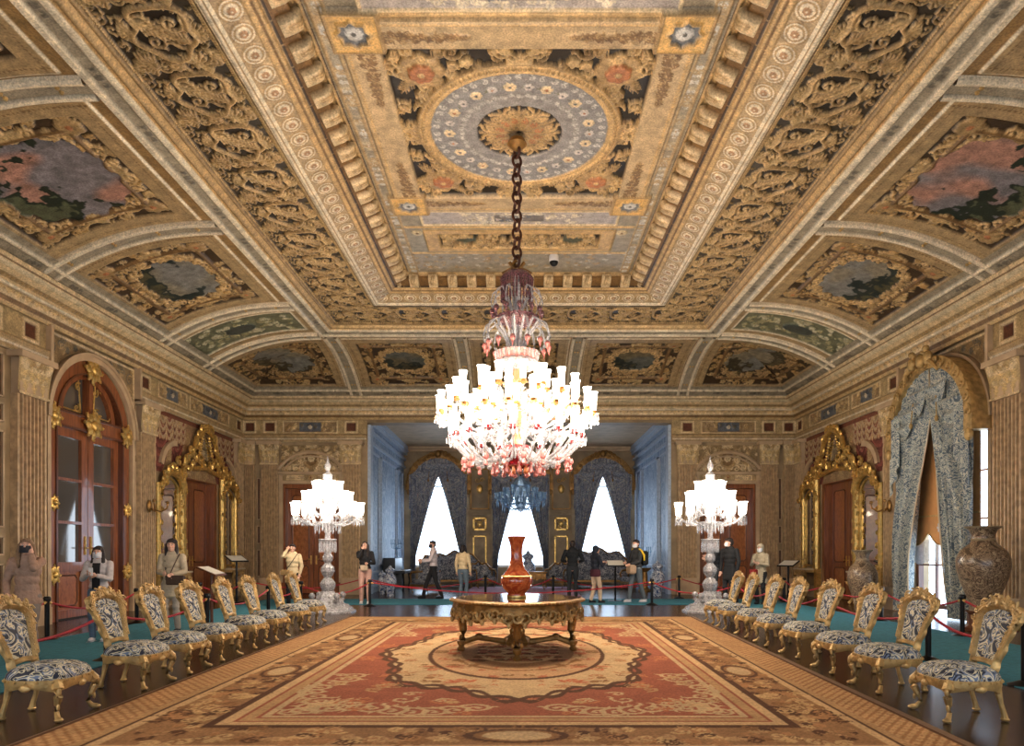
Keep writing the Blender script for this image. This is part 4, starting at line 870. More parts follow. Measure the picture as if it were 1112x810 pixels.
# ------------------------------------------------------------ gilded rococo surrounds
def surround(tf,par,side):
    n=empty('trim_%d'%(2 if side=='left' else 3),tf(20.3,0,0),kind='structure',label='gilded rococo door surround on the %s wall'%side,cat='door surround'); o0=Vector(n.location); T=lambda u,d,z:tuple(Vector(tf(u,d,z))-o0)
    # painted drapery above
    cv=Cv(5.0,1.6,.02,S(150,120,84),u0=17.65,v0=3.5)
    cv.scatter(17.7,20.3,3.5,5.1,90,(.08,.15),[creamd,tan,S(160,120,90)],.015,5)
    for cx,w in ((18.15,.5),(19.0,.36)):
        for q in range(16):
            z=4.75-q*.085; x1=cx-w; x2=cx+w*(1-q*.055); cv.stroke([(x1,z+.28),(x1+(x2-x1)*.3,z+.02),(x1+(x2-x1)*.6,z+.03),(x2,z+.34)],.05,.012+.001*q,(S(112,58,48),S(134,74,60),S(92,46,40))[q%3])
        for q in range(3):
            for k in range(3):
                x1=cx-w+k*w*.66; z=4.98-q*.2; P_=[(x1+w*.66*t,z-.16*4*t*(1-t)) for t in np.linspace(0,1,9)]; cv.stroke(P_,.045,.03,S(176,150,118)); cv.stroke([(a,b-.05) for a,b in P_],.018,.035,S(150,112,76))
                cv.stroke([(x1,z-.05),(x1,z-.2)],[.022,.03],.035,S(190,160,116))
    cv.rect(17.65,20.3,5.0,5.1,.01,S(120,70,50)); cv.mirror(1)
    flatfield('painted_drapery',cv,lambda u,d,z:tuple(a-b for a,b in zip(tf(u,d+.01,z),o0)),M['paint'],n)
    # frames
    mb=MB(T)
    for u in(19.03,21.57): mb.tube([(u,.1,.9),(u,.1,3.7)],.1,8); mb.box(u-.1,u+.1,0,.14,0,.9)
    for u in(17.78,22.62): mb.tube([(u,.08,1.0),(u,.08,3.2)],.07,8); mb.box(u-.08,u+.08,0,.1,0,1.0)
    mb.tube([(19.0,.12,3.72),(20.3,.14,3.86),(21.6,.12,3.72)],.07,8)
    mb.build('gilded_post',M['gilt'],n)
    mb=MB(T); R_=random.Random(5)
    for s in(-1,1):
        U=lambda x:20.3+s*x
        # pendant scrolls down the posts
        for q in range(9):
            z=3.5-q*.3; mb.spiral(U(1.27),z,.12,q,s*(1 if q%2 else -1),1.2,.03,.16,5,9); mb.spiral(U(2.42),min(z-.4,3.1) if q<8 else .9,.09,q,-s*(1 if q%2 else -1),1.2,.024,.12,5,9); mb.spiral(U(1.42),z-.15,.08,q,s,1.1,.022,.14,5,8)
        # arch over the side mirror
        A=[(U(1.85+.55*math.cos(t)),.12,3.0+.52*math.sin(t)) for t in np.linspace(-.2,PI+.2,14)]; mb.tube(A,[.05+.03*math.sin(PI*k/13) for k in range(14)],6)
        for q in range(9): t=PI*(q+.5)/9; mb.spiral(U(1.85+.62*math.cos(t)),3.02+.62*math.sin(t),.13,t+q,s*(1 if q%2 else -1),1.3,.036,.16,5,10)
        mb.spiral(U(1.85),3.7,.16,0,s,1.4,.045,.16); mb.spiral(U(1.6),3.85,.15,1,-s,1.4,.04,.16); mb.spiral(U(2.3),3.25,.16,2,s,1.4,.04,.16)
        # rise to the crest
        A=[(U(1.3),.14,3.7),(U(1.22),.16,4.0),(U(.95),.18,4.15),(U(.72),.18,4.35),(U(.6),.18,4.65),(U(.3),.2,4.9),(U(0),.2,5.0)]; mb.tube(A,[.08,.08,.07,.07,.07,.08,.08],7)
        for x,z,r_ in((1.2,3.95,.18),(1.0,4.25,.17),(.78,4.1,.16),(.62,4.5,.17),(.5,4.8,.16),(.28,4.98,.16),(.12,5.05,.12),(.45,4.05,.18),(.2,3.95,.16),(.85,3.88,.15),(1.35,3.6,.16),(1.1,3.75,.12)): mb.spiral(U(x),z,r_,R_.uniform(0,6),s*R_.choice((-1,1)),1.4,.042,.2,5,12)
        for q in range(10): t=q/9; mb.ball((U(.5-.3*t),.17,4.02+.75*t),.045,6,4)
    mb.build('gilded_scrollwork',M['gilt'],n)
    mb=MB(T); N=24; P=[(20.3+.4*math.cos(2*PI*k/N)*(1-.25*math.sin(2*PI*k/N)),.12,4.4+.36*math.sin(2*PI*k/N)) for k in range(N)]; mb.add(P,[tuple(range(N))]); mb.build('crest_mirror',M['mirror'],n,False)
    mb=MB(T)
    for s in(-1,1): archband(mb,20.3+s*1.55,3.55,.72,.86,.0,.1,12,PI/2 if s>0 else .2,PI-.2 if s>0 else PI/2)
    mb.build('plaster_arch',M['stone'],n,False)
    for nm,a,b in(('near',17.86,18.92),('far',21.68,22.54)):
        r=empty('wall_mirror',tf((a+b)/2,.02,1.0),label='gilt-edged arched pier glass %s the gilded door on the %s wall'%('nearer side of' if nm=='near' else 'farther side of',side),cat='mirror',group=None); q0=Vector(r.location); T2=lambda u,d,z:tuple(Vector(tf(u,d,z))-q0)
        mb=MB(T2); c=(a+b)/2; w=(b-a)/2; N=16; P=[(b,.05,1.0)]+[(c+w*math.cos(PI*k/N),.05,2.95+.42*math.sin(PI*k/N)) for k in range(N+1)]+[(a,.05,1.0)]; mb.add(P,[tuple(range(len(P)))]); mb.build('mirror_glass',M['mirror'],r,False)
        mb=MB(T2); mb.tube(P+[P[0]],.035,6); mb.build('mirror_frame',M['gilt'],r)
surround(TL,wl,'left'); surround(TR,wr,'right')
# ------------------------------------------------------------ carpets
for nm,lab,b in (('runner_carpet','teal runner carpet along the left side of the room behind the chairs',(-7.5,-5.15,3.4,20.8)),('runner_carpet','teal runner carpet along the right side of the room behind the chairs',(5.15,7.5,3.4,20.8)),('runner_carpet','teal runner carpet crossing in front of the alcove',(-5.15,5.15,18.6,20.8))):
    mb=MB(); mb.box(b[0],b[1],b[2],b[3],.002,.014); mb.build(nm,M['teal'],None,False,label=lab,cat='carpet')
mb=MB(); mb.box(-1.9,2.0,22.2,28.2,.002,.008); mb.build('alcove_rug',M['pinkrug'],None,False,label='faded lilac rug on the alcove floor',cat='rug')
def rug():
    HX,HY=3.6,5.35; res=.0165; cv=Cv(2*HX,2*HY,res,S(160,118,76),u0=-HX,v0=-HY)
    bei,beid,ter,crm,brn,lt=S(178,136,90),S(140,98,60),S(152,86,60),S(190,156,112),S(92,60,38),S(200,160,112)
    cv.rect(-HX+.5,HX-.5,-HY+.5,HY-.5,0,S(150,108,70)); STR=S(156,110,70)
    # slanted stripe band at the edge
    I,J,X,Y=cv.win(0,0,HX,HY); dx=HX-abs(X); dy=HY-abs(Y); e=np.minimum(dx,dy); al=np.where(dx<dy,Y,X)
    m=(e<.42)&(((al+e*1.2)%.12)<.045); cv.put(I,J,(e<.42),None,S(190,146,98)); cv.put(I,J,m,None,STR); m=(e<.42)&(((al-e*1.2+.08)%.16)<.025); cv.put(I,J,m,None,S(160,112,68))
    for a,b,c in((.42,.5,bei),(.5,.53,brn),(.53,.62,lt),(1.12,1.2,brn),(1.2,1.3,lt),(1.3,1.33,ter),(1.33,1.42,bei)): cv.put(I,J,(e>a)&(e<b),.003,c)
    cv.put(I,J,(e<.04),None,brn)
    bord=lambda x,y:not(.64<min(HX-abs(x),HY-abs(y))<1.1)
    cv.scatter(-HX+.6,0,-HY+.6,0,1100,(.05,.11),[bei,beid,S(196,156,104),brn,S(170,120,76)],.012,51,bord,.02)
    fld=lambda x,y:not(min(HX-abs(x),HY-abs(y))>1.46) 
    m=(e>1.42); cv.put(I,J,m,.0,ter)
    cv.frame(-HX+1.5,HX-1.5,-HY+1.5,HY-1.5,.03,.004,crm)
    # field scrolls
    def ff(x,y): return fld(x,y) or (x/1.9)**2+(y/3.2)**2<1
    cv.scatter(-HX+1.6,0,-HY+1.6,0,60,(.08,.16),[crm,bei,S(180,110,70)],.012,61,ff,.018)
    for a in np.linspace(0,1.4,9):
        x,y=-2.0+.7*math.sin(a)*1.3,-3.7+1.3*a; 
        cv.scroll(-1.93+.1*math.sin(a*6),y,.17,a*3,1,crm,.024,.005,1.4,2); cv.scroll(-1.85+a*1.05,-3.6+.1*math.sin(a*5),.17,a*2,-1,crm,.024,.005,1.4,2)
    cv.leaf(-1.9,-3.55,.55,.9,lt,.35,.005)
    # central medallion
    I2,J2,X2,Y2=cv.win(0,0,2.1,3.4); th=np.arctan2(Y2/3.1,X2/1.75); d=np.sqrt((X2/1.75)**2+(Y2/3.1)**2); rr=1+.05*np.cos(th*8)+.035*np.sin(th*20)
    cv.put(I2,J2,d<rr,0.,crm); cv.put(I2,J2,(d<rr)&(d>rr*.96),.004,brn)
    cv.scatter(-1.7,0,-3.0,0,90,(.07,.13),[S(170,120,80),beid,S(180,100,66),lt],.012,71,lambda x,y:not(.72<math.hypot(x/1.75,y/3.1)<.93),.022)
    cv.put(I2,J2,(d<.68),0.,S(186,142,100)); cv.put(I2,J2,(abs(d-.68)<.015),.001,brn); cv.put(I2,J2,(abs(d-.5)<.012),.001,beid)
    cv.scatter(-1.1,0,-1.9,0,60,(.06,.12),[crm,beid,S(170,96,64)],.012,81,lambda x,y:math.hypot(x/1.75,y/3.1)>.64,.02)
    cv.put(I2,J2,(d<.45),0.,S(150,112,78)); cv.put(I2,J2,(d<.33),0.,crm)
    cv.scatter(-.6,0,-.9,0,30,(.06,.12),[ter,beid,brn],.012,91,lambda x,y:math.hypot(x/1.75,y/3.1)>.42,.02)
    cv.mirror(1); cv.mirror(0)
    # mirror colour explicitly (relief is shallow)
    n=cv.nx//2; cv.Cc[:,cv.nx-n:]=cv.Cc[:,:n][:,::-1]; cv.H[:,cv.nx-n:]=cv.H[:,:n][:,::-1]
    n=cv.ny//2; cv.Cc[cv.ny-n:]=cv.Cc[:n][::-1]; cv.H[cv.ny-n:]=cv.H[:n][::-1]
    for x,y in [(s*(HX-.87),t) for s in(-1,1) for t in(-1.6,1.6)]+[(0,s*(HY-.87)) for s in(-1,1)]:
        ax,ay=(.2,.42) if abs(x)>1 else (.42,.2)
        cv.ell(x,y,ax,ay,.004,brn); cv.ell(x,y,ax*.82,ay*.82,.004,beid); cv.ell(x,y,ax*.66,ay*.66,.004,crm); cv.flower(x,y,.09,S(176,120,80),6,.004)
        for q in range(24): a=2*PI*q/24; cv.dab(x+ax*.92*math.cos(a),y+ay*.92*math.sin(a),.035,.004,S(150,104,60),.002)
    return cv
cv=rug()
def rs(U,V,H):
    Y=V+9.75; X=np.where(U<0,U*3.68/3.6,U*(3.48+.052*(Y-9.8))/3.6); return np.stack([X,Y,.008+H],-1)
o=field('patterned_rug',cv,rs,M['rug'],None,label='large beige and terracotta floral rug with oval centre medallion',cat='rug')
rg=o
mb=MB()
mb.add([(-3.72,4.38,.001),(3.28,4.38,.001),(3.82,15.16,.001),(-3.72,15.16,.001),(-3.7,4.4,.005),(3.2,4.4,.005),(3.76,15.12,.005),(-3.7,15.12,.005)],[(0,3,2,1),(4,5,6,7),(0,1,5,4),(1,2,6,5),(2,3,7,6),(3,0,4,7)]); mb.build('rug_backing',cloth('rug_backing',S(120,88,58)),rg,False)
# ------------------------------------------------------------ gilt brocade chair
def chair():
    r=empty('salon_chair',cat='chair',group='gilded salon chairs along the rug')
    # local: faces +x, origin on floor under seat centre
    mb=MB()
    def seatp(a,k=1):
        ca,sa=math.cos(a),math.sin(a); q=2.6
        x=.27*np.sign(ca)*abs(ca)**(2/q)*k; y=(.29+.03*(ca>0)*abs(ca))*np.sign(sa)*abs(sa)**(2/q)*k; return x,y
    prof=[(1.0,.335),(1.03,.36),(1.0,.39),(.9,.42),(.7,.448),(.45,.463),(.2,.468),(.02,.47)]; N=28
    V=[];F=[]
    for k,z in prof:
        for i in range(N): x,y=seatp(2*PI*i/N,k); V.append((x,y,z))
    for j in range(len(prof)-1):
        for i in range(N): q=(i+1)%N; F.append((j*N+i,j*N+q,(j+1)*N+q,(j+1)*N+i))
    F.append(tuple(range(N-1,-1,-1))); F.append(tuple((len(prof)-1)*N+i for i in range(N))); mb.add(V,F)
    mb.build('seat',M['fabric'],r)
    mb=MB(); V=[];F=[]
    for k,z in((1.0,.35),(1.04,.345),(1.05,.30),(1.0,.275),(.9,.275)):
        for i in range(N):
            a=2*PI*i/N; x,y=seatp(a,k); V.append((x,y,z-(.03*abs(math.sin(2*a+.0))**3 if z<.29 else 0)))
    for j in range(4):
        for i in range(N): q=(i+1)%N; F.append((j*N+i,j*N+q,(j+1)*N+q,(j+1)*N+i))
    mb.add(V,F)
    for i in range(0,N): x,y=seatp(2*PI*i/N,1.06); mb.ball((x,y,.335),.012,5,4)
    for sx,sy,a in((1,0,0),(0,1,1),(0,-1,1)):
        x,y=.29*sx,.32*sy; mb.ball((x*.97,y*.97,.285),(.022 if sx else .05,.05 if sx else .022,.03),8,5)
    mb.build('seat_rail',M['gilt2'],r)
    def leg(x,y,dx,dy,front):
        mb=MB()
        if front: P=[(x,y,.33),(x+dx*.05,y+dy*.05,.27),(x+dx*.055,y+dy*.055,.21),(x+dx*.02,y+dy*.02,.14),(x,y,.08),(x+dx*.03,y+dy*.03,.035),(x+dx*.07,y+dy*.07,.018)]; R=[.04,.046,.036,.024,.018,.022,.026]
        else: P=[(x,y,.36),(x-.01,y,.26),(x-.035,y,.15),(x-.06,y,.07),(x-.07,y,.02)]; R=[.036,.03,.02,.022,.028]
        mb.tube(P,R,8); mb.ball((P[-1][0],P[-1][1],.02),(.036,.036,.02),8,4)
        if front:
            mb.ball((x+dx*.08,y+dy*.08,.25),(.018,.018,.035),7,5); mb.ball((x+dx*.05,y+dy*.05,.12),(.016,.016,.03),6,4)
        o=mb.build('leg',M['gilt2'],r)
        mb=MB(); mb.lathe([(.012,0),(.014,.004),(.012,.012)],P[-1][0],P[-1][1],8); mb.build('castor',M['black'],o)
    for sy in(-1,1): leg(.2,sy*.22,.7,sy*.7,True); leg(-.2,sy*.19,0,0,False)
    # back: local yz plane leaning backwards
    def B(y,z,d=0): return (-.225-.17*(z-.45)/.55-d*.95,y,z)
    IN=[(.45,.125),(.52,.135),(.62,.15),(.72,.168),(.80,.185),(.86,.18),(.90,.13),(.915,.001)]
    OUT=[(.38,.16),(.5,.175),(.62,.195),(.72,.22),(.80,.265),(.88,.285),(.95,.22),(1.0,.001)]
    def itp(T_,t,j):
        q=t*(len(T_)-1); k=min(int(q),len(T_)-2); f=q-k; return T_[k][j]*(1-f)+T_[k+1][j]*f
    mb=MB(); n=14
    for sd in(1,-1):
        def f(p,q,sd=sd):
            z=.46+.452*q; zz=[a for a,_ in IN]; w=float(np.interp(z,zz,[b for _,b in IN]))+.012; u=2*p-1; b=.026*(1-u**4)*(1-(2*q-1)**4); return B(u*w,z,-(.01+b) if sd>0 else .03)
        mb.grid(f,n,n)
    mb.build('backrest',M['fabric'],r)
    mb=MB()
    for s in(-1,1):
        def f(p,q,s=s):
            wob=.012*math.sin(q*34)*(1 if p>.6 else 0)
            zi,yi,zo,yo=itp(IN,q,0),itp(IN,q,1),itp(OUT,q,0),itp(OUT,q,1); dd=[-.008,-.035,-.05,-.042,-.02,.02,.03][min(6,int(round(p*6)))]; t=min(1,p*1.5); y=yi+(yo-yi)*t+wob; z=zi+(zo-zi)*t+wob*.6
            if p>.85: t=.5; y=yi+(yo-yi)*t; z=zi+(zo-zi)*t
            return B(s*y,z,dd)
        mb.grid(f,6,40)
    mb.tube([B(-.15,.47,-.02),B(0,.485,-.03),B(.15,.47,-.02)],.024,6,up=(1,0,0)); mb.tube([B(-.15,.40),B(.15,.40)],.022,6,up=(1,0,0))
    o=mb.build('back_frame',M['gilt2'],r)
    mb=MB(tf=lambda a,b,c:B(a,c,b))
    for s in(-1,1):
        for y,z,R,a,h in((.255,.90,.045,0,1),(.2,.955,.045,1,-1),(.13,.985,.042,2,1),(.06,1.005,.04,1,-1),(.27,.835,.035,3,-1),(.235,.765,.03,0,1),(.205,.69,.026,2,-1),(.185,.6,.024,1,1),(.17,.53,.024,2,-1)): mb.spiral(s*y,z,R,a,s*h,1.2,R*.26,-.045,5,9)
        for k in range(9): t=k/8; mb.ball((s*float(np.interp(.5+.38*t,[q for q,_ in IN],[q for _,q in IN]))+s*.012,-.04,.5+.38*t),.009,5,4)
        for k in range(5): a=.3+k*.3; mb.ball((s*.1*math.sin(a)*1.2,-.05,.935+.06*math.cos(a)),(.016,.012,.022),6,4)
    mb.ball((0,-.05,.975),(.035,.02,.035)); mb.ball((0,-.045,1.02),(.03,.018,.022)); mb.tube([(s_*float(y_),-.03,z_) for s_,y_,z_ in [(-1,.19,.52),(-1,.2,.62),(-1,.225,.72),(-1,.26,.80),(-1,.275,.87),(-1,.23,.93),(-1,.12,.97),(1,0,1.0),(1,.12,.97),(1,.23,.93),(1,.275,.87),(1,.26,.80),(1,.225,.72),(1,.2,.62),(1,.19,.52)]],.018,6); mb.build('crest_carving',M['gilt2'],o)
    return r
L_=[(-4.12,5.98),(-4.12,7.35),(-4.12,8.26),(-4.12,9.2),(-4.16,10.35),(-4.16,11.3),(-4.22,12.7),(-4.24,13.75)]
R_=[(3.83,5.95),(3.86,7.15),(3.92,8.25),(3.98,9.45),(4.0,10.6),(4.03,11.65),(4.03,12.8),(4.08,13.8)]
ordn=['nearest the camera','second from the camera','third from the camera','fourth from the camera','fifth from the camera','sixth from the camera','seventh from the camera','farthest one beside the crystal stand']
ch0=chair()
for side,lst in(('left',L_),('right',R_)):
    for i,(x,y) in enumerate(lst):
        o=ch0 if (side=='left' and i==0) else copy_tree(ch0)
        o.location=(x+(.07 if side=='left' else -.07),y,0); o.rotation_euler=(0,0,(0 if side=='left' else PI)+[.03,-.06,.02,-.05,.02,-.02,.03,0][i]*(-1 if side=='right' else 1))
        o['label']='gilded chair in blue and cream brocade, %s row, %s'%(side,ordn[i])
# ------------------------------------------------------------ stanchions and ropes
def stanchion():
    r=empty('stanchion',cat='stanchion',group='black rope posts'); mb=MB(); mb.lathe([(.001,0),(.16,0),(.16,.015),(.1,.035),(.05,.06)],seg=20); mb.build('base',M['black'],r)
    mb=MB(); mb.lathe([(.036,.04),(.036,.62)],seg=14); mb.build('post',M['black'],r)
    mb=MB(); mb.lathe([(.05,.62),(.056,.64),(.056,.68),(.04,.7),(.001,.7)],seg=14,cap=False); mb.build('cap',M['black'],r); return r
posts_in_l=[(-5.35,y) for y in(6.3,9.0,11.9,14.8,17.0)]; posts_out_l=[(-7.55,y) for y in(8.6,11.1,13.7,16.4,19.2)]
posts_in_r=[(5.3,y) for y in(7.28,9.0,12.2,14.6,16.9)]; posts_out_r=[(7.4,y) for y in(9.2,11.6,14.2,16.8,19.4)]
posts_mid=[(-3.92,18.2),(3.55,18.6)]; posts_alc=[(-4.75,21.4),(-1.05,21.5),(1.05,21.6),(4.9,21.3)]
st0=stanchion()
names=[('inner rope line of the left walkway',posts_in_l),('outer rope line of the left walkway',posts_out_l),('inner rope line of the right walkway',posts_in_r),('outer rope line of the right walkway',posts_out_r),('rope line before the back floor',posts_mid),('rope line across the alcove mouth',posts_alc)]
ol=['first','second','third','fourth','fifth']; first=True
for nm,ps in names:
    for i,(x,y) in enumerate(ps):
        o=st0 if first else copy_tree(st0); first=False; o.location=(x,y,0); o['label']='black post, %s %s of the %s'%(ol[i],'from the left' if nm.startswith('rope') else 'from the camera',nm)
def rope(p,q,lab,sag=.26,r=.018):
    mb=MB(); p=(*p,.62); q=(*q,.62); N=18; mb.tube([(p[0]+(q[0]-p[0])*k/N,p[1]+(q[1]-p[1])*k/N,.62-sag*4*(k/N)*(1-k/N)) for k in range(N+1)],r,6)
    o=mb.build('rope',M['rope'],None,label=lab,cat='rope',group='red barrier ropes')
    mb=MB(); d=(Vector(q)-Vector(p)).normalized()
    for e,s in((p,1),(q,-1)): mb.tube([Vector(e)+d*s*.02,Vector(e)+d*s*.09+Vector((0,0,-.035))],.024,8)
    mb.build('rope_end',M['gilt'],o)
for nm,ps in names:
    for i in range(len(ps)-1):
        rope(ps[i],ps[i+1],'red rope, %s span %s of the %s'%(ol[i],'from the left' if nm.startswith('rope') else 'from the camera',nm),.3 if nm.startswith('rope') else .2)
rope(posts_mid[0],posts_in_l[-1],'red rope joining the left walkway to the back rope line'); rope(posts_mid[1],posts_in_r[-1],'red rope joining the right walkway to the back rope line')
rope((-7.55,19.2),(-4.75,21.4),'red rope from the left walkway to the alcove mouth'); rope((7.4,19.4),(4.9,21.3),'red rope from the right walkway to the alcove mouth')
# ------------------------------------------------------------ centre table and vase
tb=empty('centre_table',(-.03,9.85,0),label='carved and gilded centre table with polished top, on the rug',cat='table')
def tp(a,k=1.):
    rr=1+.035*math.cos(4*a)+.02*math.cos(8*a); return .9*k*rr*math.cos(a),1.04*k*rr*math.sin(a)
mb=MB(); N=64; V=[];F=[]; pf=[(.9,.715),(.99,.715),(1.01,.73),(1.01,.745),(.985,.76),(.95,.765)]
for k,z in pf: V+=[(*tp(2*PI*i/N,k),z) for i in range(N)]
for j in range(len(pf)-1): F+=[(j*N+i,j*N+(i+1)%N,(j+1)*N+(i+1)%N,(j+1)*N+i) for i in range(N)]
F.append(tuple(range(N-1,-1,-1))); mb.add(V,F); rim=mb.build('top_rim',M['giltdark'],tb)
mb=MB(); mb.add([(*tp(2*PI*i/N,.95),.766) for i in range(N)],[tuple(range(N))]); mb.build('table_top',mat('polished_table_top',S(96,64,42),.08,0,4,.35,spec=.6,coat=.5),tb,False)
for i in range(72): pass
mb=MB(); 
for i in range(90): a=2*PI*i/90; x,y=tp(a,1.0); mb.ball((x,y,.735),.016,5,4)
mb.build('rim_beading',M['gilt2'],rim)
mb=MB(); V=[];F=[]; NN=120
for j in range(9):
    t=j/8
    for i in range(NN):
        a=2*PI*i/NN; dip=.12+.10*abs(math.cos(4*a))**1.5+.05*abs(math.sin(12*a)); x,y=tp(a,.93+.03*math.sin(t*PI)+.012*math.sin(24*a)); V.append((x,y,.72-dip*t))
for j in range(8): F+=[(j*NN+i,j*NN+(i+1)%NN,(j+1)*NN+(i+1)%NN,(j+1)*NN+i) for i in range(NN)]
mb.add(V,F); ap=mb.build('apron',M['giltdark'],tb)
mb=MB(); rr=random.Random(4)
for i in range(56):
    a=2*PI*i/56; x,y=tp(a,.975); ta=a+PI/2
    ux,uy=-math.sin(a),math.cos(a); R=.075+.02*(i%2)
    P=[];RR=[]
    for k in range(13):
        t=k/12; b=(i%2)*PI+(1 if i%2 else -1)*t*8; q=R*(1-.85*t); P.append((x+ux*q*math.cos(b),y+uy*q*math.cos(b),.62-.05*abs(math.cos(4*a))+q*math.sin(b))); RR.append(.02*(1.1-.6*t))
    mb.tube(P,RR,5)
    if i%2: mb.ball((x,y,.53-.06*abs(math.cos(4*a))),(.03,.03,.045),6,4)
mb.build('apron_carving',M['gilt2'],ap)
for a in(-PI/2,0,PI/2,PI):
    ca,sa=math.cos(a),math.sin(a); x,y=.78*ca,.92*sa; mb=MB()
    mb.tube([(x*1.02,y*1.02,.66),(x*1.05,y*1.05,.56),(x,y,.46),(x*.98,y*.98,.3),(x*.98,y*.98,.16),(x*1.02,y*1.02,.1)],[.09,.1,.065,.055,.05,.055],10)
    mb.lathe([(.03,0),(.055,.02),(.06,.05),(.035,.08),(.06,.12),(.06,.15)],x*1.02,y*1.02,12)
    for s in(-1,1):
        for z,R in((.6,.07),(.5,.06),(.4,.04),(.2,.04)): mb.ball((x+s*.06*sa+.02*ca,y+s*.06*ca+.02*sa,z),(R*.6,R*.6,R),7,5)
    mb.ball((x*1.1,y*1.08,.55),(.05,.05,.1)); mb.build('leg',M['giltdark'],tb)
    mb=MB(); P=[(x,y,.12),(x*.72,y*.72,.2),(x*.5,y*.5,.17),(x*.25,y*.25,.14),(0,0,.16)]; mb.tube(P,[.035,.045,.035,.045,.05],7); mb.spiral(0,0,.01) if 0 else None
    mb.ball((x*.7,y*.7,.22),(.06,.06,.04),7,5); mb.build('stretcher',M['giltdark'],tb)
mb=MB(); mb.lathe([(.001,.08),(.16,.09),(.2,.14),(.16,.2),(.09,.24),(.1,.3),(.05,.36),(.001,.38)],seg=16,cap=False,lob=.12,nl=8); mb.build('stretcher_boss',M['giltdark'],tb)
vs=empty('floor_vase' if 0 else 'red_vase',(-.04,9.8,.767),label='tall orange-red glazed vase with trumpet neck, on the centre table',cat='vase')
def vm():
    m,nt,b=nmat('orange_red_glaze'); tc=nt.nodes.new('ShaderNodeTexCoord'); n=nt.nodes.new('ShaderNodeTexNoise'); n.inputs['Scale'].default_value=7; n.inputs['Distortion'].default_value=2.5; n.inputs['Detail'].default_value=3
    cr=nt.nodes.new('ShaderNodeValToRGB'); e=cr.color_ramp.elements; e[0].position=.4; e[0].color=(*S(158,56,28),1); e[1].position=.66; e[1].color=(*S(206,106,54),1)
    nt.links.new(tc.outputs['Object'],n.inputs['Vector']); nt.links.new(n.outputs['Fac'],cr.inputs[0]); nt.links.new(cr.outputs[0],b.inputs['Base Color']); b.inputs['Roughness'].default_value=.18; b.inputs['Coat Weight'].default_value=.6; return m
mb=MB(); mb.lathe([(.001,.0),(.13,.0),(.135,.03),(.125,.06),(.15,.09),(.2,.14),(.225,.2),(.228,.25),(.21,.3),(.17,.35),(.125,.4),(.1,.47),(.082,.57),(.082,.67),(.095,.76),(.12,.83),(.135,.86),(.125,.865),(.1,.82)],seg=36,cap=False); mb.build('vase_body',vm(),vs)
mb=MB(); mb.lathe([(.137,0),(.142,.012),(.137,.03)],seg=30,cap=False); mb.lathe([(.2,.285),(.222,.3),(.19,.32)],seg=30,cap=False); mb.build('gilt_band',M['gilt'],vs)
# ------------------------------------------------------------ floor vases by the right wall
def bigvase(x,y,H,R,lab,base=0):
    r=empty('floor_vase',(x,y,0),label=lab,cat='vase'); k=H-base
    if base: mb=MB(); mb.lathe([(.001,0),(R*.75,0),(R*.78,.05),(R*.6,.1),(R*.58,base-.06),(R*.7,base-.02),(R*.7,base)],seg=8,cap=False); mb.build('vase_stand',M['wood2'],r,False)
    pf=[(.001,0),(.5,0),(.52,.03),(.5,.06),(.62,.18),(.86,.36),(1.0,.52),(.98,.62),(.82,.72),(.52,.79),(.42,.84),(.42,.9),(.52,.96),(.66,.985),(.68,1.0),(.6,1.0),(.4,.93)]
    mb=MB(); mb.lathe([(a*R,base+b*k) for a,b in pf],seg=32,cap=False); mb.build('vase_body',M['marble'],r)
    mb=MB(); mb.lathe([(.68*R,base+.985*k),(.7*R,base+.995*k),(.66*R,base+1.003*k),(.6*R,base+1.0*k)],seg=32,cap=False); mb.lathe([(.44*R,base+.83*k),(.46*R,base+.845*k),(.43*R,base+.86*k)],seg=32,cap=False); mb.build('vase_rim',mat('vase_rim_%d'%(y*10),S(150,130,100),.3),r)
bigvase(8.35,12.5,1.87,.43,'large brown marbled porcelain vase beside the right window, nearer the camera',.35)
bigvase(8.35,16.9,1.46,.34,'smaller brown marbled porcelain vase in front of the gilded surround on the right',0)
# ------------------------------------------------------------ ceiling camera, sconces
cc=empty('security_camera',(.78,15.7,8.1),label='small white dome camera with black lens on the ceiling',cat='camera'); mb=MB(); mb.lathe([(.001,.02),(.1,.02),(.11,0),(.11,-.12),(.1,-.13)],seg=20,cap=False); mb.build('camera_housing',M['white'],cc)
mb=MB(); mb.ball((0,0,-.13),(.1,.1,.1),16,8); mb.build('lens_dome',M['black'],cc)
for tf,sd in((TL,'left'),(TR,'right')):
    r=empty('wall_sconce',tf(17.2,.14,2.55),label='dark bronze two-armed sconce on the %s wall pilaster'%sd,cat='sconce'); o0=Vector(r.location); T=lambda u,d,z:tuple(Vector(tf(u,d,z))-o0)
    mb=MB(T); mb.ball((17.2,.17,2.55),(.09,.05,.16)); mb.build('back_plate',M['giltdark'],r)
    for s in(-1,1):
        mb=MB(T); mb.tube([(17.2,.2,2.5),(17.2+s*.15,.38,2.42),(17.2+s*.3,.45,2.52),(17.2+s*.32,.45,2.62)],.022,6); mb.lathe([(.03,0),(.06,.03),(.03,.05),(.02,.14)],0,0,8) if 0 else None
        mb.ball((17.2+s*.32,.45,2.66),(.045,.045,.04)); a=mb.build('arm',M['giltdark'],r)
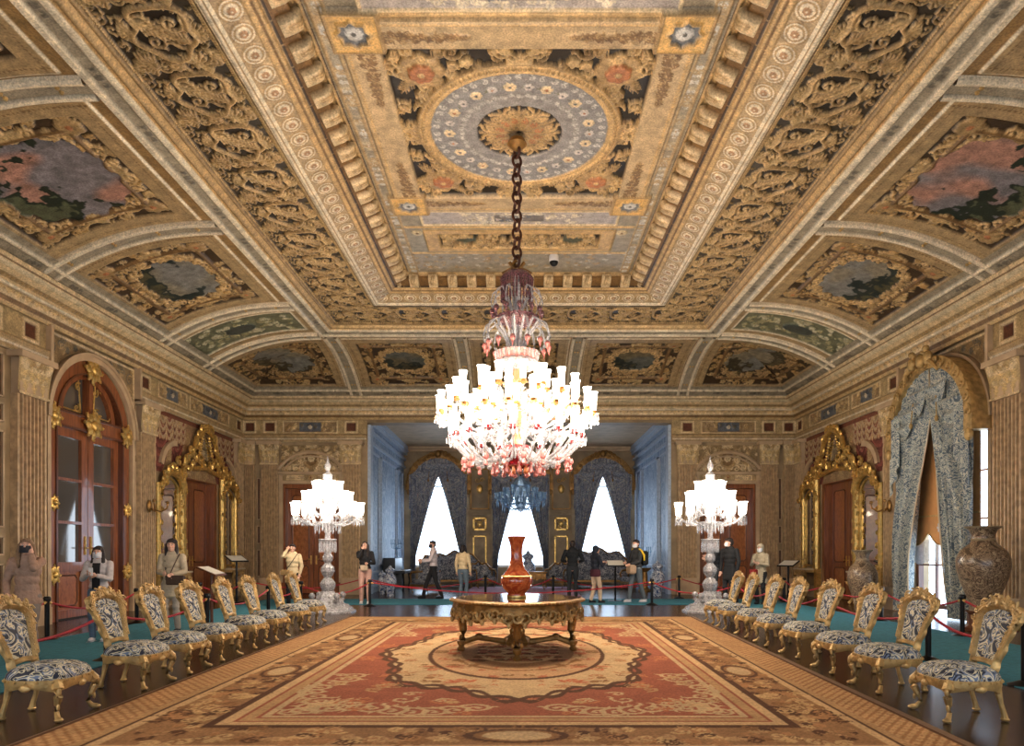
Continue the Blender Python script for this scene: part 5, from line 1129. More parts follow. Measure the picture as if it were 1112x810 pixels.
# ------------------------------------------------------------ consoles, reading stands
def console(tf,u,w,lab):
    r=empty('console_table',tf(u,.02,0),label=lab,cat='table'); o0=Vector(r.location); T=lambda a,d,z:tuple(Vector(tf(a,d,z))-o0)
    mb=MB(T); mb.box(u-w,u+w,0,.45,.86,.9); mb.build('table_top',M['stone2'],r,False)
    mb=MB(T); mb.box(u-w+.03,u+w-.03,.02,.42,.78,.86)
    for k in range(7): mb.spiral(u-w+.1+(2*w-.2)*k/6,.74,.07,k,1 if k%2 else -1,1.2,.018,-.44 if 0 else .43,5,9)
    mb.build('apron',M['gilt2'],r)
    for s in(-1,1):
        mb=MB(T); mb.tube([(u+s*(w-.06),.38,.8),(u+s*w*1.02,.42,.62),(u+s*w*.7,.3,.35),(u+s*w*.75,.34,.12),(u+s*w*.85,.4,.03)],[.05,.05,.03,.035,.045],7); mb.build('leg',M['gilt2'],r)
    mb=MB(T); mb.tube([(u-w*.7,.3,.3),(u,.2,.22),(u+w*.7,.3,.3)],[.025,.04,.025],6); mb.build('stretcher',M['gilt2'],r)
    return r
for tf,sd in((TL,'left'),(TR,'right')):
    console(tf,18.4,.5,'gilded console table under the nearer pier glass on the %s wall'%sd); console(tf,22.1,.42,'gilded console table under the farther pier glass on the %s wall'%sd)
def candelabrum(loc,H,m,lab,n=5,name='candelabrum'):
    r=empty(name,loc,label=lab,cat='candelabrum'); mb=MB(); mb.lathe([(.001,0),(.12*H,0),(.1*H,.05*H),(.04*H,.1*H),(.06*H,.25*H),(.03*H,.4*H),(.05*H,.55*H),(.02*H,.65*H),(.001,.7*H)],seg=12,cap=False); mb.build('stem',m,r)
    for k in range(n):
        a=2*PI*k/n; mb=MB(); mb.tube([(0,0,.5*H),(.15*H*math.cos(a),.15*H*math.sin(a),.45*H),(.26*H*math.cos(a),.26*H*math.sin(a),.55*H),(.27*H*math.cos(a),.27*H*math.sin(a),.7*H)],.015*H+.004,6); mb.lathe([(.03*H,.7*H),(.05*H,.73*H),(.02*H,.75*H),(.02*H,.95*H)],.27*H*math.cos(a),.27*H*math.sin(a),8); mb.build('arm',m,r)
    return r
candelabrum((-8.95,22.05,.9),.65,M['gilt2'],'gilt candelabrum on the farther left console'); candelabrum((-8.95,18.4,.9),.6,M['gilt2'],'gilt candelabrum on the nearer left console'); candelabrum((8.95,22.1,.9),.6,M['gilt2'],'gilt candelabrum on the farther right console')
def info(x,y,rz,H,lab,m=None):
    r=empty('reading_stand',(x,y,0),rz,label=lab,cat='stand'); mb=MB(); mb.box(-.2,.2,-.15,.15,0,.03); mb.build('base',m or M['black'],r,False)
    mb=MB(); mb.tube([(0,0,.02),(0,0,H)],.03,8); mb.build('post',m or M['black'],r)
    mb=MB(); mb.add([(-.26,-.18,H-.03),(.26,-.18,H-.03),(.26,.18,H+.12),(-.26,.18,H+.12),(-.26,-.18,H-.06),(.26,-.18,H-.06),(.26,.18,H+.09),(-.26,.18,H+.09)],[(0,1,2,3),(7,6,5,4),(0,4,5,1),(1,5,6,2),(2,6,7,3),(3,7,4,0)]); b=mb.build('sloped_board',m or M['black'],r,False)
    mb=MB(); mb.add([(-.23,-.16,H-.018),(.23,-.16,H-.018),(.23,.16,H+.115),(-.23,.16,H+.115)],[(0,1,2,3)]); mb.build('information_sheet',M['screen'],b,False)
info(-5.85,13.2,PI/2,1.02,'brown wooden reading stand beside the left walkway',M['wood2'])
info(-7.9,19.4,.9,1.2,'dark stand with pale sheet near the left back corner'); info(2.75,19.9,0,1.06,'black stand with sloped sheet in front of the right alcove window')
info(7.9,20.4,-.9,1.05,'dark stand with pale card near the right back corner')
# ------------------------------------------------------------ alcove furniture
def sofa(x,y,rz,w,lab,legs=True,H=1.05):
    r=empty('sofa' if w>.6 else 'armchair',(x,y,0),rz,label=lab,cat='sofa' if w>.6 else 'armchair'); mb=MB()
    def f(p,q):
        a=(2*p-1); z=.42+q*(H-.42)*(1-.28*a*a+.08*math.cos(a*9)); return (a*w,.32+.1*q-.12*abs(a)**4*2,z)
    def g(p,q): X=f(p,q); return (X[0],X[1]+.09,X[2])
    mb.grid(f,24,8); mb.grid(g,24,8)
    mb.grid(lambda p,q:tuple(Vector(f(p,1))*(1-q)+Vector(g(p,1))*q),24,1); mb.build('backrest',M['sofa'],r)
    mb=MB(); mb.box(-w+.03,w-.03,-.35,.35,.28,.46,.04); mb.build('seat',M['sofa'],r)
    mb=MB(); P=[f(k/24,1) for k in range(25)]; mb.tube(P,.035,6)
    for k in range(0,25,3): mb.ball(P[k],.05,6,4)
    mb.box(-w,w,-.37,.36,.22,.29); mb.build('carved_frame',M['giltdark'],r)
    for s in(-1,1):
        mb=MB(); mb.tube([(s*(w-.02),.3,.75),(s*w,0,.72),(s*w,-.25,.7),(s*w,-.33,.6),(s*(w-.02),-.28,.35)],.035,7); mb.ball((s*w,-.1,.72),(.06,.2,.05)); mb.build('armrest',M['giltdark'],r)
        for yy in(-.3,.3): mb=MB(); mb.tube([(s*(w-.08),yy,.25),(s*(w-.04),yy,.12),(s*(w-.08),yy,.01)],[.04,.025,.03],7); mb.build('leg',M['giltdark'],r)
    return r
sofa(3.3,28.3,0,1.1,'grey patterned sofa with arched back below the right alcove window',H=1.5); sofa(-2.7,28.6,0,1.0,'grey patterned sofa behind the walking man, below the left alcove window',H=1.4)
sofa(-3.3,24.4,-2.3,.42,'red-framed armchair turned away near the left alcove curtain',H=1.35); sofa(-1.45,27.6,.5,.42,'low grey armchair left of the red vase, before the wall pier',H=1.0); sofa(1.5,27.4,-.5,.42,'low grey armchair right of the red vase, before the wall pier',H=1.0)
sofa(4.35,26.6,-1.2,.4,'grey armchair at the right side of the alcove',H=1.25)
r=empty('upright_piano',(-4.5,26.2,0),PI/2,label='black piano with open keyboard against the left alcove wall',cat='piano'); mb=MB(); mb.box(-.75,.75,.05,.5,0,1.2,.02); mb.box(-.75,.75,-.3,.05,.62,.74,.01); mb.build('case',M['black'],r,False); mb=MB(); mb.box(-.65,.65,-.28,-.12,.74,.76); mb.build('keyboard',M['white'],r,False)
mb=MB(); 
for k in range(30): x=-.62+k*.043; mb.box(x,x+.02,-.22,-.12,.76,.775) if k%7 not in(2,6) else None
mb.build('black_keys',M['black'],r,False)
for s in(-1,1): mb=MB(); mb.tube([(s*.68,-.22,.62),(s*.68,-.25,.3),(s*.68,-.22,0)],[.05,.035,.05],8); mb.build('leg',M['black'],r)
candelabrum((-4.7,26.6,1.2),.75,M['crystalb'],'blue-white crystal candelabrum standing on the piano',6)
candelabrum((4.55,25.2,.85),.8,M['crystalb'],'blue-white crystal candelabrum on the right alcove pedestal',6)
mb=MB(); mb.lathe([(.001,0),(.24,0),(.24,.06),(.12,.12),(.1,.7),(.22,.8),(.24,.85),(.001,.85)],4.55,25.2,16,cap=False); mb.build('pedestal',M['giltdark'],None,label='turned gilded pedestal by the right alcove wall',cat='pedestal')
def pvase(x,y,H,lab):
    r=empty('porcelain_vase',(x,y,0),label=lab,cat='vase'); mb=MB(); mb.lathe([(.001,0),(.12*H,0),(.11*H,.05*H),(.14*H,.2*H),(.21*H,.45*H),(.19*H,.6*H),(.11*H,.7*H),(.11*H,.76*H),(.15*H,.8*H),(.1*H,.8*H)],seg=20,cap=False); mb.build('vase_body',M['porc'],r); mb=MB(); mb.lathe([(.16*H,.8*H),(.15*H,.86*H),(.06*H,.92*H),(.04*H,.96*H),(.001,H)],seg=16,cap=False); mb.build('lid',M['porc'],r)
pvase(-4.15,22.3,1.0,'blue and white lidded porcelain vase left of the alcove mouth'); pvase(4.45,22.4,1.15,'blue and white lidded porcelain vase right of the alcove mouth'); pvase(.35,27.9,1.5,'pale blue lidded vase before the middle alcove window'); pvase(-4.6,23.3,.8,'smaller blue and white porcelain vase beside the piano')
r=empty('low_cabinet',(.35,26.4,0),label='low carved gilt table in the middle of the alcove',cat='table'); mb=MB(); mb.box(-.7,.7,-.3,.3,.62,.68,.02); mb.build('table_top',M['giltdark'],r,False); mb=MB(); mb.box(-.65,.65,-.26,.26,.4,.62)
for k in range(9): mb.spiral(-.6+k*.15,.42,.07,k,1 if k%2 else -1,1.2,.02,-.27,5,9)
mb.build('apron',M['giltdark'],r)
for sx in(-1,1):
    for sy in(-1,1): mb=MB(); mb.tube([(sx*.58,sy*.2,.45),(sx*.62,sy*.24,.3),(sx*.54,sy*.2,.12),(sx*.6,sy*.24,.01)],[.05,.04,.03,.04],7); mb.build('leg',M['giltdark'],r)
# ------------------------------------------------------------ chandeliers
def tulip(mb,x,y,z,h,r):
    mb.lathe([(r*.35,0),(r*.62,h*.1),(r*.72,h*.35),(r*.72,h*.7),(r*.9,h*.93),(r*1.05,h),(r*.95,h*.99),(r*.6,h*.8)],x,y,14,z0=z,cap=False,lob=.05,nl=7)
def arm_tier(root,n,R,zh,zc,hs,rs,ms,mc,ma,a0=0,drop=.12,rin=.16,sagk=1.,pend=None):
    """n arms from the hub out to cups at height zc, each with cup and lit shade"""
    A=MB(); pts=[]
    for k in range(11):
        t=k/10; x=rin+(R-rin)*t; z=zh+(zc-zh)*t-drop*math.sin(PI*t)*sagk+(zc-zh)*0; pts.append((x,0,z))
    A.tube(pts,[.02]*11,6); A.spiral(R*.62,zh+(zc-zh)*.6+.06,.07,0,1,1.2,.014,0,5,8); A.lathe([(.012,zc-.1),(.05,zc-.07),(.012,zc-.05),(.012,zc)],R,0,8)
    Cm=MB(); Cm.lathe([(.012,zc-.02),(.05,zc),(.085,zc+.015),(.05,zc+.02),(.045,zc+.07),(.02,zc+.07)],R,0,10,cap=False)
    Sh=MB(); tulip(Sh,R,0,zc+.05,hs,rs)
    P=None
    if pend:
        P=MB(); 
        for q in range(6):
            b=2*PI*q/6; P.lathe([(.002,-pend),(.014,-pend*.75),(.008,-pend*.2),(.003,0)],R+.075*math.cos(b),.075*math.sin(b),5,z0=zc+.01,cap=False)
    a_=A.build('arm',ma,root); c_=Cm.build('candle_cup',mc,a_); s_=Sh.build('lamp_shade',ms,a_); p_=P.build('prism_ring',ma,a_) if P else None
    a_.rotation_euler=(0,0,a0)
    for k in range(1,n):
        q=copy_tree(a_,root); q.rotation_euler=(0,0,a0+2*PI*k/n)
def copies(o,parent,n,a0=0):
    o.rotation_euler=(0,0,a0)
    for k in range(1,n): q=copy_tree(o,parent); q.rotation_euler=(0,0,a0+2*PI*k/n)
CHX,CHY=-.04,11.2
ch=empty('chandelier',(CHX,CHY,0),label='huge lit crystal chandelier with ruby and gold cups hanging from the ceiling medallion',cat='chandelier')
# chain of oval links
L0=7.93; L1=6.02; n=13; pitch=(L0-L1)/n
mb=MB(); hh=pitch*.62; ww=.075; N=16; P=[(ww*math.cos(2*PI*k/N),0,hh*math.sin(2*PI*k/N)) for k in range(N+1)]; mb.tube(P,.024,6,up=(0,1,0)); lk=mb.build('chain_link',mat('dark_bronze_chain',S(84,50,38),.4,.5),ch)
for k in range(n):
    q=lk if k==0 else copy_tree(lk,ch); q.location=(0,0,L1+pitch*(k+.5)); q.rotation_euler=(0,0,(.5 if k%2 else -1.0))
mb=MB(); mb.lathe([(.001,8.08),(.12,8.06),(.16,7.98),(.1,7.92),(.03,7.88),(.001,7.86)],seg=16,cap=False); mb.build('ceiling_hook',M['giltdark'],ch)
mb=MB(); mb.spiral(0,6.02,.09,PI/2,1,1.0,.025); mb.tube([(-.12,0,6.08),(0,0,5.92),(.12,0,6.08)],.03,7); mb.tube([(-.24,0,5.9),(-.1,0,5.98),(0,0,5.9),(.1,0,5.98),(.24,0,5.9)],.02,6); mb.build('hook',M['giltdark'],ch)
mb=MB(); mb.lathe([(.03,2.95),(.06,3.05),(.1,3.2),(.05,3.35),(.09,3.6),(.05,3.8),(.11,4.0),(.07,4.2),(.06,4.35)],seg=14,cap=False); mb.build('central_stem',mat('pink_gilt_stem',S(210,150,110),.25,.3),ch)
mb=MB(); mb.lathe([(.05,4.35),(.08,4.5),(.13,4.62),(.08,4.75),(.05,4.9),(.09,5.05),(.05,5.2),(.04,5.5),(.06,5.7),(.03,5.9)],seg=14,cap=False); mb.build('upper_stem',M['crystal'],ch)
# crown canopy of violet beads
mb=MB(); mb.lathe([(.05,5.93),(.2,5.9),(.25,5.84),(.25,5.8),(.23,5.78)],seg=28,cap=False); o=mb.build('crown_canopy',M['purple'],ch)
mb=MB(); mb.tube([(.25,0,5.82)]+[(.25-.0*k,0,5.8-.055*k) for k in range(1,7)],[.012,.02,.012,.02,.012,.02,.012],5); mb.ball((.25,0,5.46),.018,5,4); mb.ball((.25,0,5.80),.025,5,4); b=mb.build('bead_strand',M['purple'],ch); copies(b,ch,28)
def curlarms(n,R,z,h,m,name,r=.016,r0=.08,tip=None):
    mb=MB(); P=[(r0,0,z),(r0+.3*(R-r0),0,z+.62*h),(r0+.62*(R-r0),0,z+h),(r0+.9*(R-r0),0,z+.82*h),(R,0,z+.5*h),(R-.03,0,z+.22*h),(R-.12*R,0,z+.16*h),(R-.16*R,0,z+.36*h)]
    Q=[]; 
    for i in range(len(P)-1):
        for t in(0,.5): Q.append(tuple(Vector(P[i]).lerp(Vector(P[i+1]),t)))
    mb.tube(Q,r,6); o=mb.build(name,m,ch)
    if tip: mb=MB(); mb.ball((R-.02,0,z+.14*h),(.045,.045,.05),7,5); mb.lathe([(.04,0),(.02,-.05),(.004,-.12)],R-.02,0,6,z0=z+.12*h,cap=False); mb.build('flower_drop',tip,o)
    copies(o,ch,n,.1)
curlarms(12,.42,5.22,.42,M['crystal'],'upper_scroll_arm',.014,.06,M['purple'])
curlarms(14,.54,4.66,.46,M['crystal'],'scroll_arm',.02,.1,M['pinkc'])
def bowl(z,R,h,m,name,nb=26,mbd=None):
    mb=MB(); mb.lathe([(.03,z-h),(R*.5,z-h*.9),(R*.85,z-h*.5),(R,z),(R*1.03,z+.02),(R*.95,z)],seg=32,cap=False); o=mb.build(name,m,ch)
    mb=MB(); 
    for k in range(nb): a=2*PI*k/nb; mb.ball((R*1.02*math.cos(a),R*1.02*math.sin(a),z+.01),.026,6,4); mb.lathe([(.016,0),(.02,-.04),(.003,-.1)],R*1.0*math.cos(a),R*1.0*math.sin(a),5,z0=z-.01,cap=False)
    mb.build('bead_ring',mbd or m,o)
bowl(5.18,.3,.14,M['purple'],'upper_bowl',22); bowl(4.6,.34,.14,M['pinkc'],'bead_bowl',26,M['crystal']); 
mb=MB(); 
for k in range(14): a=2*PI*k/14; mb.lathe([(.06,0),(.09,.03),(.09,.08),(.05,.12)],.27*math.cos(a),.27*math.sin(a),8,z0=4.38)
mb.build('crystal_collar',M['crystal'],ch)
ag=M['gold_cup']; kx=M['crystal']
arm_tier(ch,8,.5,3.9,4.02,.3,.068,M['shade'],ag,kx,.2,.12)
arm_tier(ch,14,.97,3.7,3.84,.31,.066,M['shade'],ag,kx,.1,.18)
arm_tier(ch,12,.72,3.5,3.62,.28,.064,M['shade'],ag,kx,.0,.15)
arm_tier(ch,22,1.24,3.4,3.56,.31,.064,M['shade'],ag,kx,.05,.2,pend=.1)
arm_tier(ch,18,1.05,3.1,3.22,.29,.064,M['shade'],M['ruby'],kx,.12,.3,pend=.1)
mb=MB(); mb.tube([(.2,0,3.05),(.4,0,2.86),(.62,0,2.83),(.82,0,2.95),(.98,0,3.12),(1.05,0,3.22)],.026,7); mb.ball((.62,0,2.82),(.05,.04,.04)); o=mb.build('lower_crystal_arm',kx,ch); mb=MB(); mb.ball((.86,0,2.86),(.05,.05,.06),7,5); mb.lathe([(.01,0),(.032,-.08),(.038,-.11),(.01,-.13)],.86,0,7,z0=2.84,cap=False); mb.build('flower_drop',M['pinkc'],o); copies(o,ch,18,.3)
mb=MB(); mb.tube([(.35,0,3.0),(.38,0,2.8),(.38,0,2.74)],.01,5); mb.ball((.38,0,2.8),.03,6,4); mb.lathe([(.01,0),(.04,-.09),(.045,-.12),(.01,-.14)],.38,0,8,z0=2.78,cap=False); o=mb.build('bell_drop',M['pinkc'],ch); copies(o,ch,12,.1)
mb=MB(); mb.lathe([(.04,3.14),(.2,3.12),(.235,3.02),(.2,2.92),(.13,2.86),(.2,2.82),(.22,2.79),(.1,2.75),(.001,2.73)],seg=24,cap=False,lob=.06,nl=12); o=mb.build('ruby_bowl',M['ruby'],ch)
mb=MB(); mb.lathe([(.01,0),(.03,-.07),(.035,-.1),(.01,-.11)],.17,0,7,z0=2.79,cap=False); o=mb.build('tassel_drop',mat('orange_beads',S(220,130,70),.3),ch); copies(o,ch,10)
def pl(x,y,z,p,r,c=(1,.76,.5)):
    l=bpy.data.lights.new('lamp_glow','POINT'); l.energy=p; l.color=c; l.shadow_soft_size=r; o=bpy.data.objects.new('lamp_glow',l); C.objects.link(o); o.location=(x,y,z); return o
for k in range(8):
    a=2*PI*k/8; pl(CHX+1.42*math.cos(a),CHY+1.42*math.sin(a),3.35,70,.12,(1,.87,.72))
# crystal floor stands
def standlamp(x,y,lab):
    r=empty('crystal_candelabrum',(x,y,0),label=lab,cat='candelabrum'); g=M['crystalg']
    mb=MB(); V=[];F=[]; pf=[(.66,0),(.66,.04),(.6,.07),(.57,.12),(.4,.2),(.3,.28),(.24,.38),(.17,.46),(.15,.5)]; N=8
    for R,z in pf: V+=[(R*math.cos(2*PI*(i+.5)/N),R*math.sin(2*PI*(i+.5)/N),z) for i in range(N)]
    for j in range(len(pf)-1): F+=[(j*N+i,j*N+(i+1)%N,(j+1)*N+(i+1)%N,(j+1)*N+i) for i in range(N)]
    F.append(tuple(range(N-1,-1,-1))); F.append(tuple((len(pf)-1)*N+i for i in range(N))); mb.add(V,F)
    for i in range(N):
        a=2*PI*(i+.5)/N
        for R,z,q in((.56,.04,.035),(.45,.15,.045),(.33,.25,.04),(.24,.37,.035)): mb.ball((R*math.cos(a),R*math.sin(a),z),q,6,4)
    mb.build('base',g,r,False)
    for k in range(4):
        a=PI/4+PI/2*k; mb=MB(); ca,sa=math.cos(a),math.sin(a); mb.tube([(.3*ca,.3*sa,.25),(.42*ca,.42*sa,.3),(.44*ca,.44*sa,.4),(.36*ca,.36*sa,.42)],[.05,.05,.04,.05],7); mb.ball((.4*ca,.4*sa,.4),.075,8,6); mb.build('scroll_foot',g,r)
    mb=MB(); mb.lathe([(.16,.45),(.13,.5),(.17,.6),(.18,.68),(.13,.76),(.08,.82),(.12,.88),(.16,.96),(.15,1.05),(.09,1.12),(.07,1.16),(.11,1.22),(.12,1.3),(.08,1.38),(.08,1.5)],seg=16,lob=.05,nl=8); mb.build('stem',g,r,False)
    mb=MB(); mb.lathe([(.05,1.7),(.2,1.72),(.22,1.7),(.2,1.68),(.1,1.62),(.08,1.45)],seg=20,cap=False)
    for i in range(18): a=2*PI*i/18; mb.lathe([(.004,0),(.018,.05),(.014,.2),(.006,.27)],.19*math.cos(a),.19*math.sin(a),5,z0=1.4,cap=False)
    mb.build('prism_collar',kx,r)
    mb=MB(); mb.lathe([(.07,1.7),(.06,1.85),(.12,1.95),(.3,2.08),(.31,2.12),(.1,2.1),(.07,2.3),(.09,2.5),(.06,2.7),(.08,2.9),(.06,3.0)],seg=18,cap=False)
    for i in range(22):
        a=2*PI*i/22; mb.lathe([(.004,0),(.018,.04),(.014,.14),(.006,.2)],.29*math.cos(a),.29*math.sin(a),5,z0=1.9-.06*(i%2),cap=False)
    mb.build('drip_bowl',kx,r)
    mb=MB(); mb.lathe([(.05,3.0),(.13,3.02),(.13,3.06),(.11,3.08),(.11,3.2),(.12,3.22),(.06,3.28),(.03,3.3),(.07,3.38),(.075,3.45),(.03,3.54),(.008,3.66),(.001,3.68)],seg=14,cap=False); mb.build('finial',kx,r)
    for n,R,zc,hs,a0 in((10,.76,2.22,.3,.1),(8,.5,2.46,.32,.3),(6,.28,2.68,.34,.0)): arm_tier(r,n,R,zc-.14,zc,hs,.1,M['shades'],kx,kx,a0,.1,.06,1.,.2)
    for k in range(3): a=2*PI*k/3+.5; pl(x+.95*math.cos(a),y+.95*math.sin(a),2.45,60,.1,(1,.88,.74))
    return r
standlamp(-4.5,16.3,'lit crystal floor candelabrum on a pyramid base, left of the alcove'); standlamp(4.48,16.3,'lit crystal floor candelabrum on a pyramid base, right of the alcove')
standlamp(-6.9,2.2,'added lit crystal floor candelabrum for fill light, out of view on the left'); standlamp(6.9,2.2,'added lit crystal floor candelabrum for fill light, out of view on the right')  # extra pair outside the view, added to brighten the room
# small blue chandelier in the alcove
cb=empty('crystal_chandelier',(.05,26.8,0),label='unlit blue-grey crystal chandelier hanging in the alcove',cat='chandelier')
mb=MB(); mb.tube([(0,0,4.1),(0,0,6.05)],.03,6); mb.build('chain',M['black'],cb)
mb=MB(); mb.lathe([(.001,2.95),(.1,3.0),(.2,3.2),(.1,3.5),(.25,3.8),(.4,4.0),(.2,4.2),(.03,4.35)],seg=16,cap=False); mb.build('body',M['crystalb'],cb)
for n,R,z in((18,.92,3.45),(12,.6,3.65),(14,.7,3.25)):
    mb=MB(); mb.tube([(.1,0,z-.1),(.5*R,0,z-.2),(R,0,z)],.02,5); mb.lathe([(.03,0),(.07,.02),(.07,.2),(.09,.25)],R,0,8,z0=z,cap=False); mb.lathe([(.004,-.3),(.025,-.2),(.02,-.05),(.01,0)],R,0,6,z0=z,cap=False); o=mb.build('arm',M['crystalb'],cb); copies(o,cb,n)
# ------------------------------------------------------------ people
def ik(a,t,l1,l2,hint):
    a,t=Vector(a),Vector(t); d=t-a; L=min(d.length,(l1+l2)*.995); d.normalize(); t=a+d*L
    x=(l1*l1-l2*l2+L*L)/(2*L); h=math.sqrt(max(0,l1*l1-x*x)); hv=Vector(hint); hv=hv-d*hv.dot(d)
    if hv.length<1e-4: hv=Vector((0,0,-1))
    return a+d*x+hv.normalized()*h,t
def remesh(o,v=.011,sm=3):
    m=o.modifiers.new('skin_surface','REMESH'); m.mode='VOXEL'; m.voxel_size=v; m.use_smooth_shade=True
    s=o.modifiers.new('soften','SMOOTH'); s.iterations=sm; s.factor=.5
def limb(mb,P,R):
    Q=[];q=[]
    for i in range(len(P)-1):
        for k in range(4): t=k/4; Q.append(Vector(P[i]).lerp(Vector(P[i+1]),t)); q.append(R[i]*(1-t)+R[i+1]*t)
    Q.append(Vector(P[-1])); q.append(R[-1]); mb.tube(Q,q,10)
    for p,r in zip(P,R): mb.ball(tuple(p),r*.98,10,7)
def person(x,y,yaw,H,label,top,bottom,hair,lh,rh,feet=((-.1,0),(.1,0)),headturn=0,headtilt=0,hairlen=0,mask=None,extra=None,shoe=(30,30,34),lean=0,coat=0,hood=False,topopen=None,female=False,skirt=0,bare=False):
    """local frame: faces -y; x to its left-hand viewer side; hands given as targets"""
    s=H/1.72; r=empty('person',(x,y,0),yaw,label=label,cat='person'); r.scale=(s,s,s)
    sw=.175 if female else .195
    hip=Vector((0,0,.93)); ch=Vector((0,-lean*.5,1.22)); nk=Vector((0,-lean-.01,1.46)); hd=Vector((0,-lean*1.25-.03,1.60))
    B=MB(); T=MB(); L=MB()
    # torso
    def torso(mb,e):
        for z,rx,ry,yy in(((.92,.155,.105,0),) if e==0 else ())+((1.02,.135,.095,-lean*.2),(1.14,.14,.1,-lean*.4),(1.26,.16,.11,-lean*.65),(1.36,.165,.1,-lean*.85),(1.42,.12,.075,-lean)): mb.ball((0,yy,z),(rx+e,ry+e,.11+e*.5),14,8)
    torso(B,0); torso(T,.022)
    arms=[]
    for sd,t in((-1,lh),(1,rh)):
        sh=Vector((sd*sw,-lean*.9,1.40)); hint=(sd*.6,.5,-.6) if t[2]<1.3 else (sd*.45,-.5,-1.)
        el,hn=ik(sh,t,.285,.25,hint); arms.append((sd,sh,el,hn))
        limb(B,[sh,el,hn],[.05,.038,.026]); limb(T,[sh,el,el.lerp(hn,.9)],[.068,.055,.042])
        d=(hn-el).normalized(); sdv=d.cross(Vector((0,1,0))); sdv=(sdv if sdv.length>.1 else Vector((1,0,0))).normalized(); nv=d.cross(sdv).normalized()
        B.ball(tuple(hn+d*.045),(.036,.03,.045),10,6); 
        for k,(o_,ln) in enumerate(((-.027,.07),(-.009,.082),(.009,.078),(.026,.06))):
            b=hn+d*.07+sdv*o_; B.tube([b,b+d*ln*.5+nv*.006,b+d*ln*.9+nv*.026],[.0095,.009,.0075],6)
        b=hn+d*.03+sdv*.03; B.tube([b,b+sdv*.025+d*.02,b+sdv*.03+d*.05+nv*.01],[.012,.011,.009],6)
    # legs
    for sd,f in zip((-1,1),feet):
        hp=Vector((sd*.09,0,.9)); ft=Vector((f[0],f[1],.085)); kn,ft=ik(hp,ft,.42,.41,(0,-1,0))
        limb(B,[hp,kn,ft],[.085,.052,.036]); limb(L,[hp,kn,ft+Vector((0,0,.02))],[.1,.068,.055])
        S_=MB(); S_.ball((ft.x,ft.y-.055,.045),(.048,.13,.045),12,6); S_.ball((ft.x,ft.y+.01,.075),(.045,.055,.055),10,6); S_.box(ft.x-.045,ft.x+.045,ft.y-.17,ft.y+.06,0,.02); S_.build('shoe',cloth('shoe_%d_%d_%d'%shoe,S(*shoe)),r)
    L.ball((0,0,.93),(.165,.12,.11),14,8)
    # neck and head with a face
    limb(B,[nk-Vector((0,0,.06)),nk,hd-Vector((0,-.015,.06))],[.062,.052,.05])
    R3=Matrix.Rotation(headturn,3,'Z')@Matrix.Rotation(headtilt,3,'X')
    def h(px,py,pz): return tuple(hd+R3@Vector((px,py,pz)))
    B.ball(h(0,0,.02),(.076,.092,.098),14,10); B.ball(h(0,-.022,-.045),(.058,.066,.068),12,8); B.ball(h(0,-.062,-.085),(.024,.02,.02),8,6)
    B.tube([h(0,-.088,.025),h(0,-.104,-.005),h(0,-.112,-.022)],[.010,.013,.017],8); B.ball(h(-.012,-.098,-.024),.010,6,4); B.ball(h(.012,-.098,-.024),.010,6,4)
    B.tube([h(-.045,-.078,.036),h(0,-.09,.034),h(.045,-.078,.036)],[.012,.013,.012],6); B.ball(h(-.035,-.07,-.01),.022,7,5); B.ball(h(.035,-.07,-.01),.022,7,5)
    B.tube([h(-.022,-.082,-.055),h(0,-.09,-.052),h(.022,-.082,-.055)],[.007,.010,.007],6)
    for sd in(-1,1): B.ball(h(sd*.077,.008,-.002),(.012,.022,.032),8,6)
    o=B.build('body',M['skin'],r); remesh(o,.0085,2); 
    E=MB(); 
    for sd in(-1,1): E.ball(h(sd*.03,-.087,.014),(.013,.007,.007),8,5)
    E.build('eye',M['white'],r); E=MB()
    for sd in(-1,1): E.ball(h(sd*.03,-.093,.014),(.006,.004,.006),6,4)
    E.tube([h(-.044,-.088,.04),h(-.018,-.096,.042)],.004,5); E.tube([h(.044,-.088,.04),h(.018,-.096,.042)],.004,5); E.build('pupil_and_brow',M['hair_d'],r)
    if mask:
        K=MB(); K.grid(lambda p,q:h(.074*math.sin((p-.5)*2.9),-.026-.078*math.cos((p-.5)*2.6)-.018*math.sin(q*PI)*math.cos((p-.5)*3),.004-.1*q+.02*abs(p-.5)),16,8); K.build('face_mask',cloth('mask_%d'%mask[0],S(*mask)),r)
    K=MB(); 
    if hood: K.ball(h(0,.018,.035),(.102,.11,.118),14,9); K.ball(h(0,.06,-.08),(.09,.07,.09),10,7)
    else:
        K.ball(h(0,.02,.045),(.088,.098,.088),14,9); K.ball(h(0,.04,-.0),(.083,.075,.09),12,8)
        K.tube([h(-.06,-.055,.075),h(0,-.075,.09),h(.06,-.055,.075)],[.025,.028,.025],7)
    if hairlen:
        for sd in(-1,1):
            K.tube([h(sd*.07,-.01,.04),h(sd*.088,-.005,-.05),h(sd*.085,-.02,-.12-hairlen*.3),h(sd*.075,-.05,-.12-hairlen)],[.035,.035,.04,.018],8)
        K.tube([h(0,.07,.03),h(0,.085,-.08),h(0,.09,-.1-hairlen*.8)],[.07,.075,.035],9)
    o=K.build('hood' if hood else 'hair',hair,r); remesh(o,.012,2)
    if coat: 
        for q in range(6): t=q/5; T.ball((0,.0,.95-coat*t),(.175+.03*t,.125+.03*t,.09),14,7)
    else: T.ball((0,0,1.0),(.17,.125,.07),14,7)
    T.tube([(0,-lean-.005,1.44),(0,-lean-.005,1.5)],[.085,.07],10)
    o=T.build('jacket',top,r); remesh(o,.011,3)
    o=L.build('trousers',bottom,r); remesh(o,.011,3)
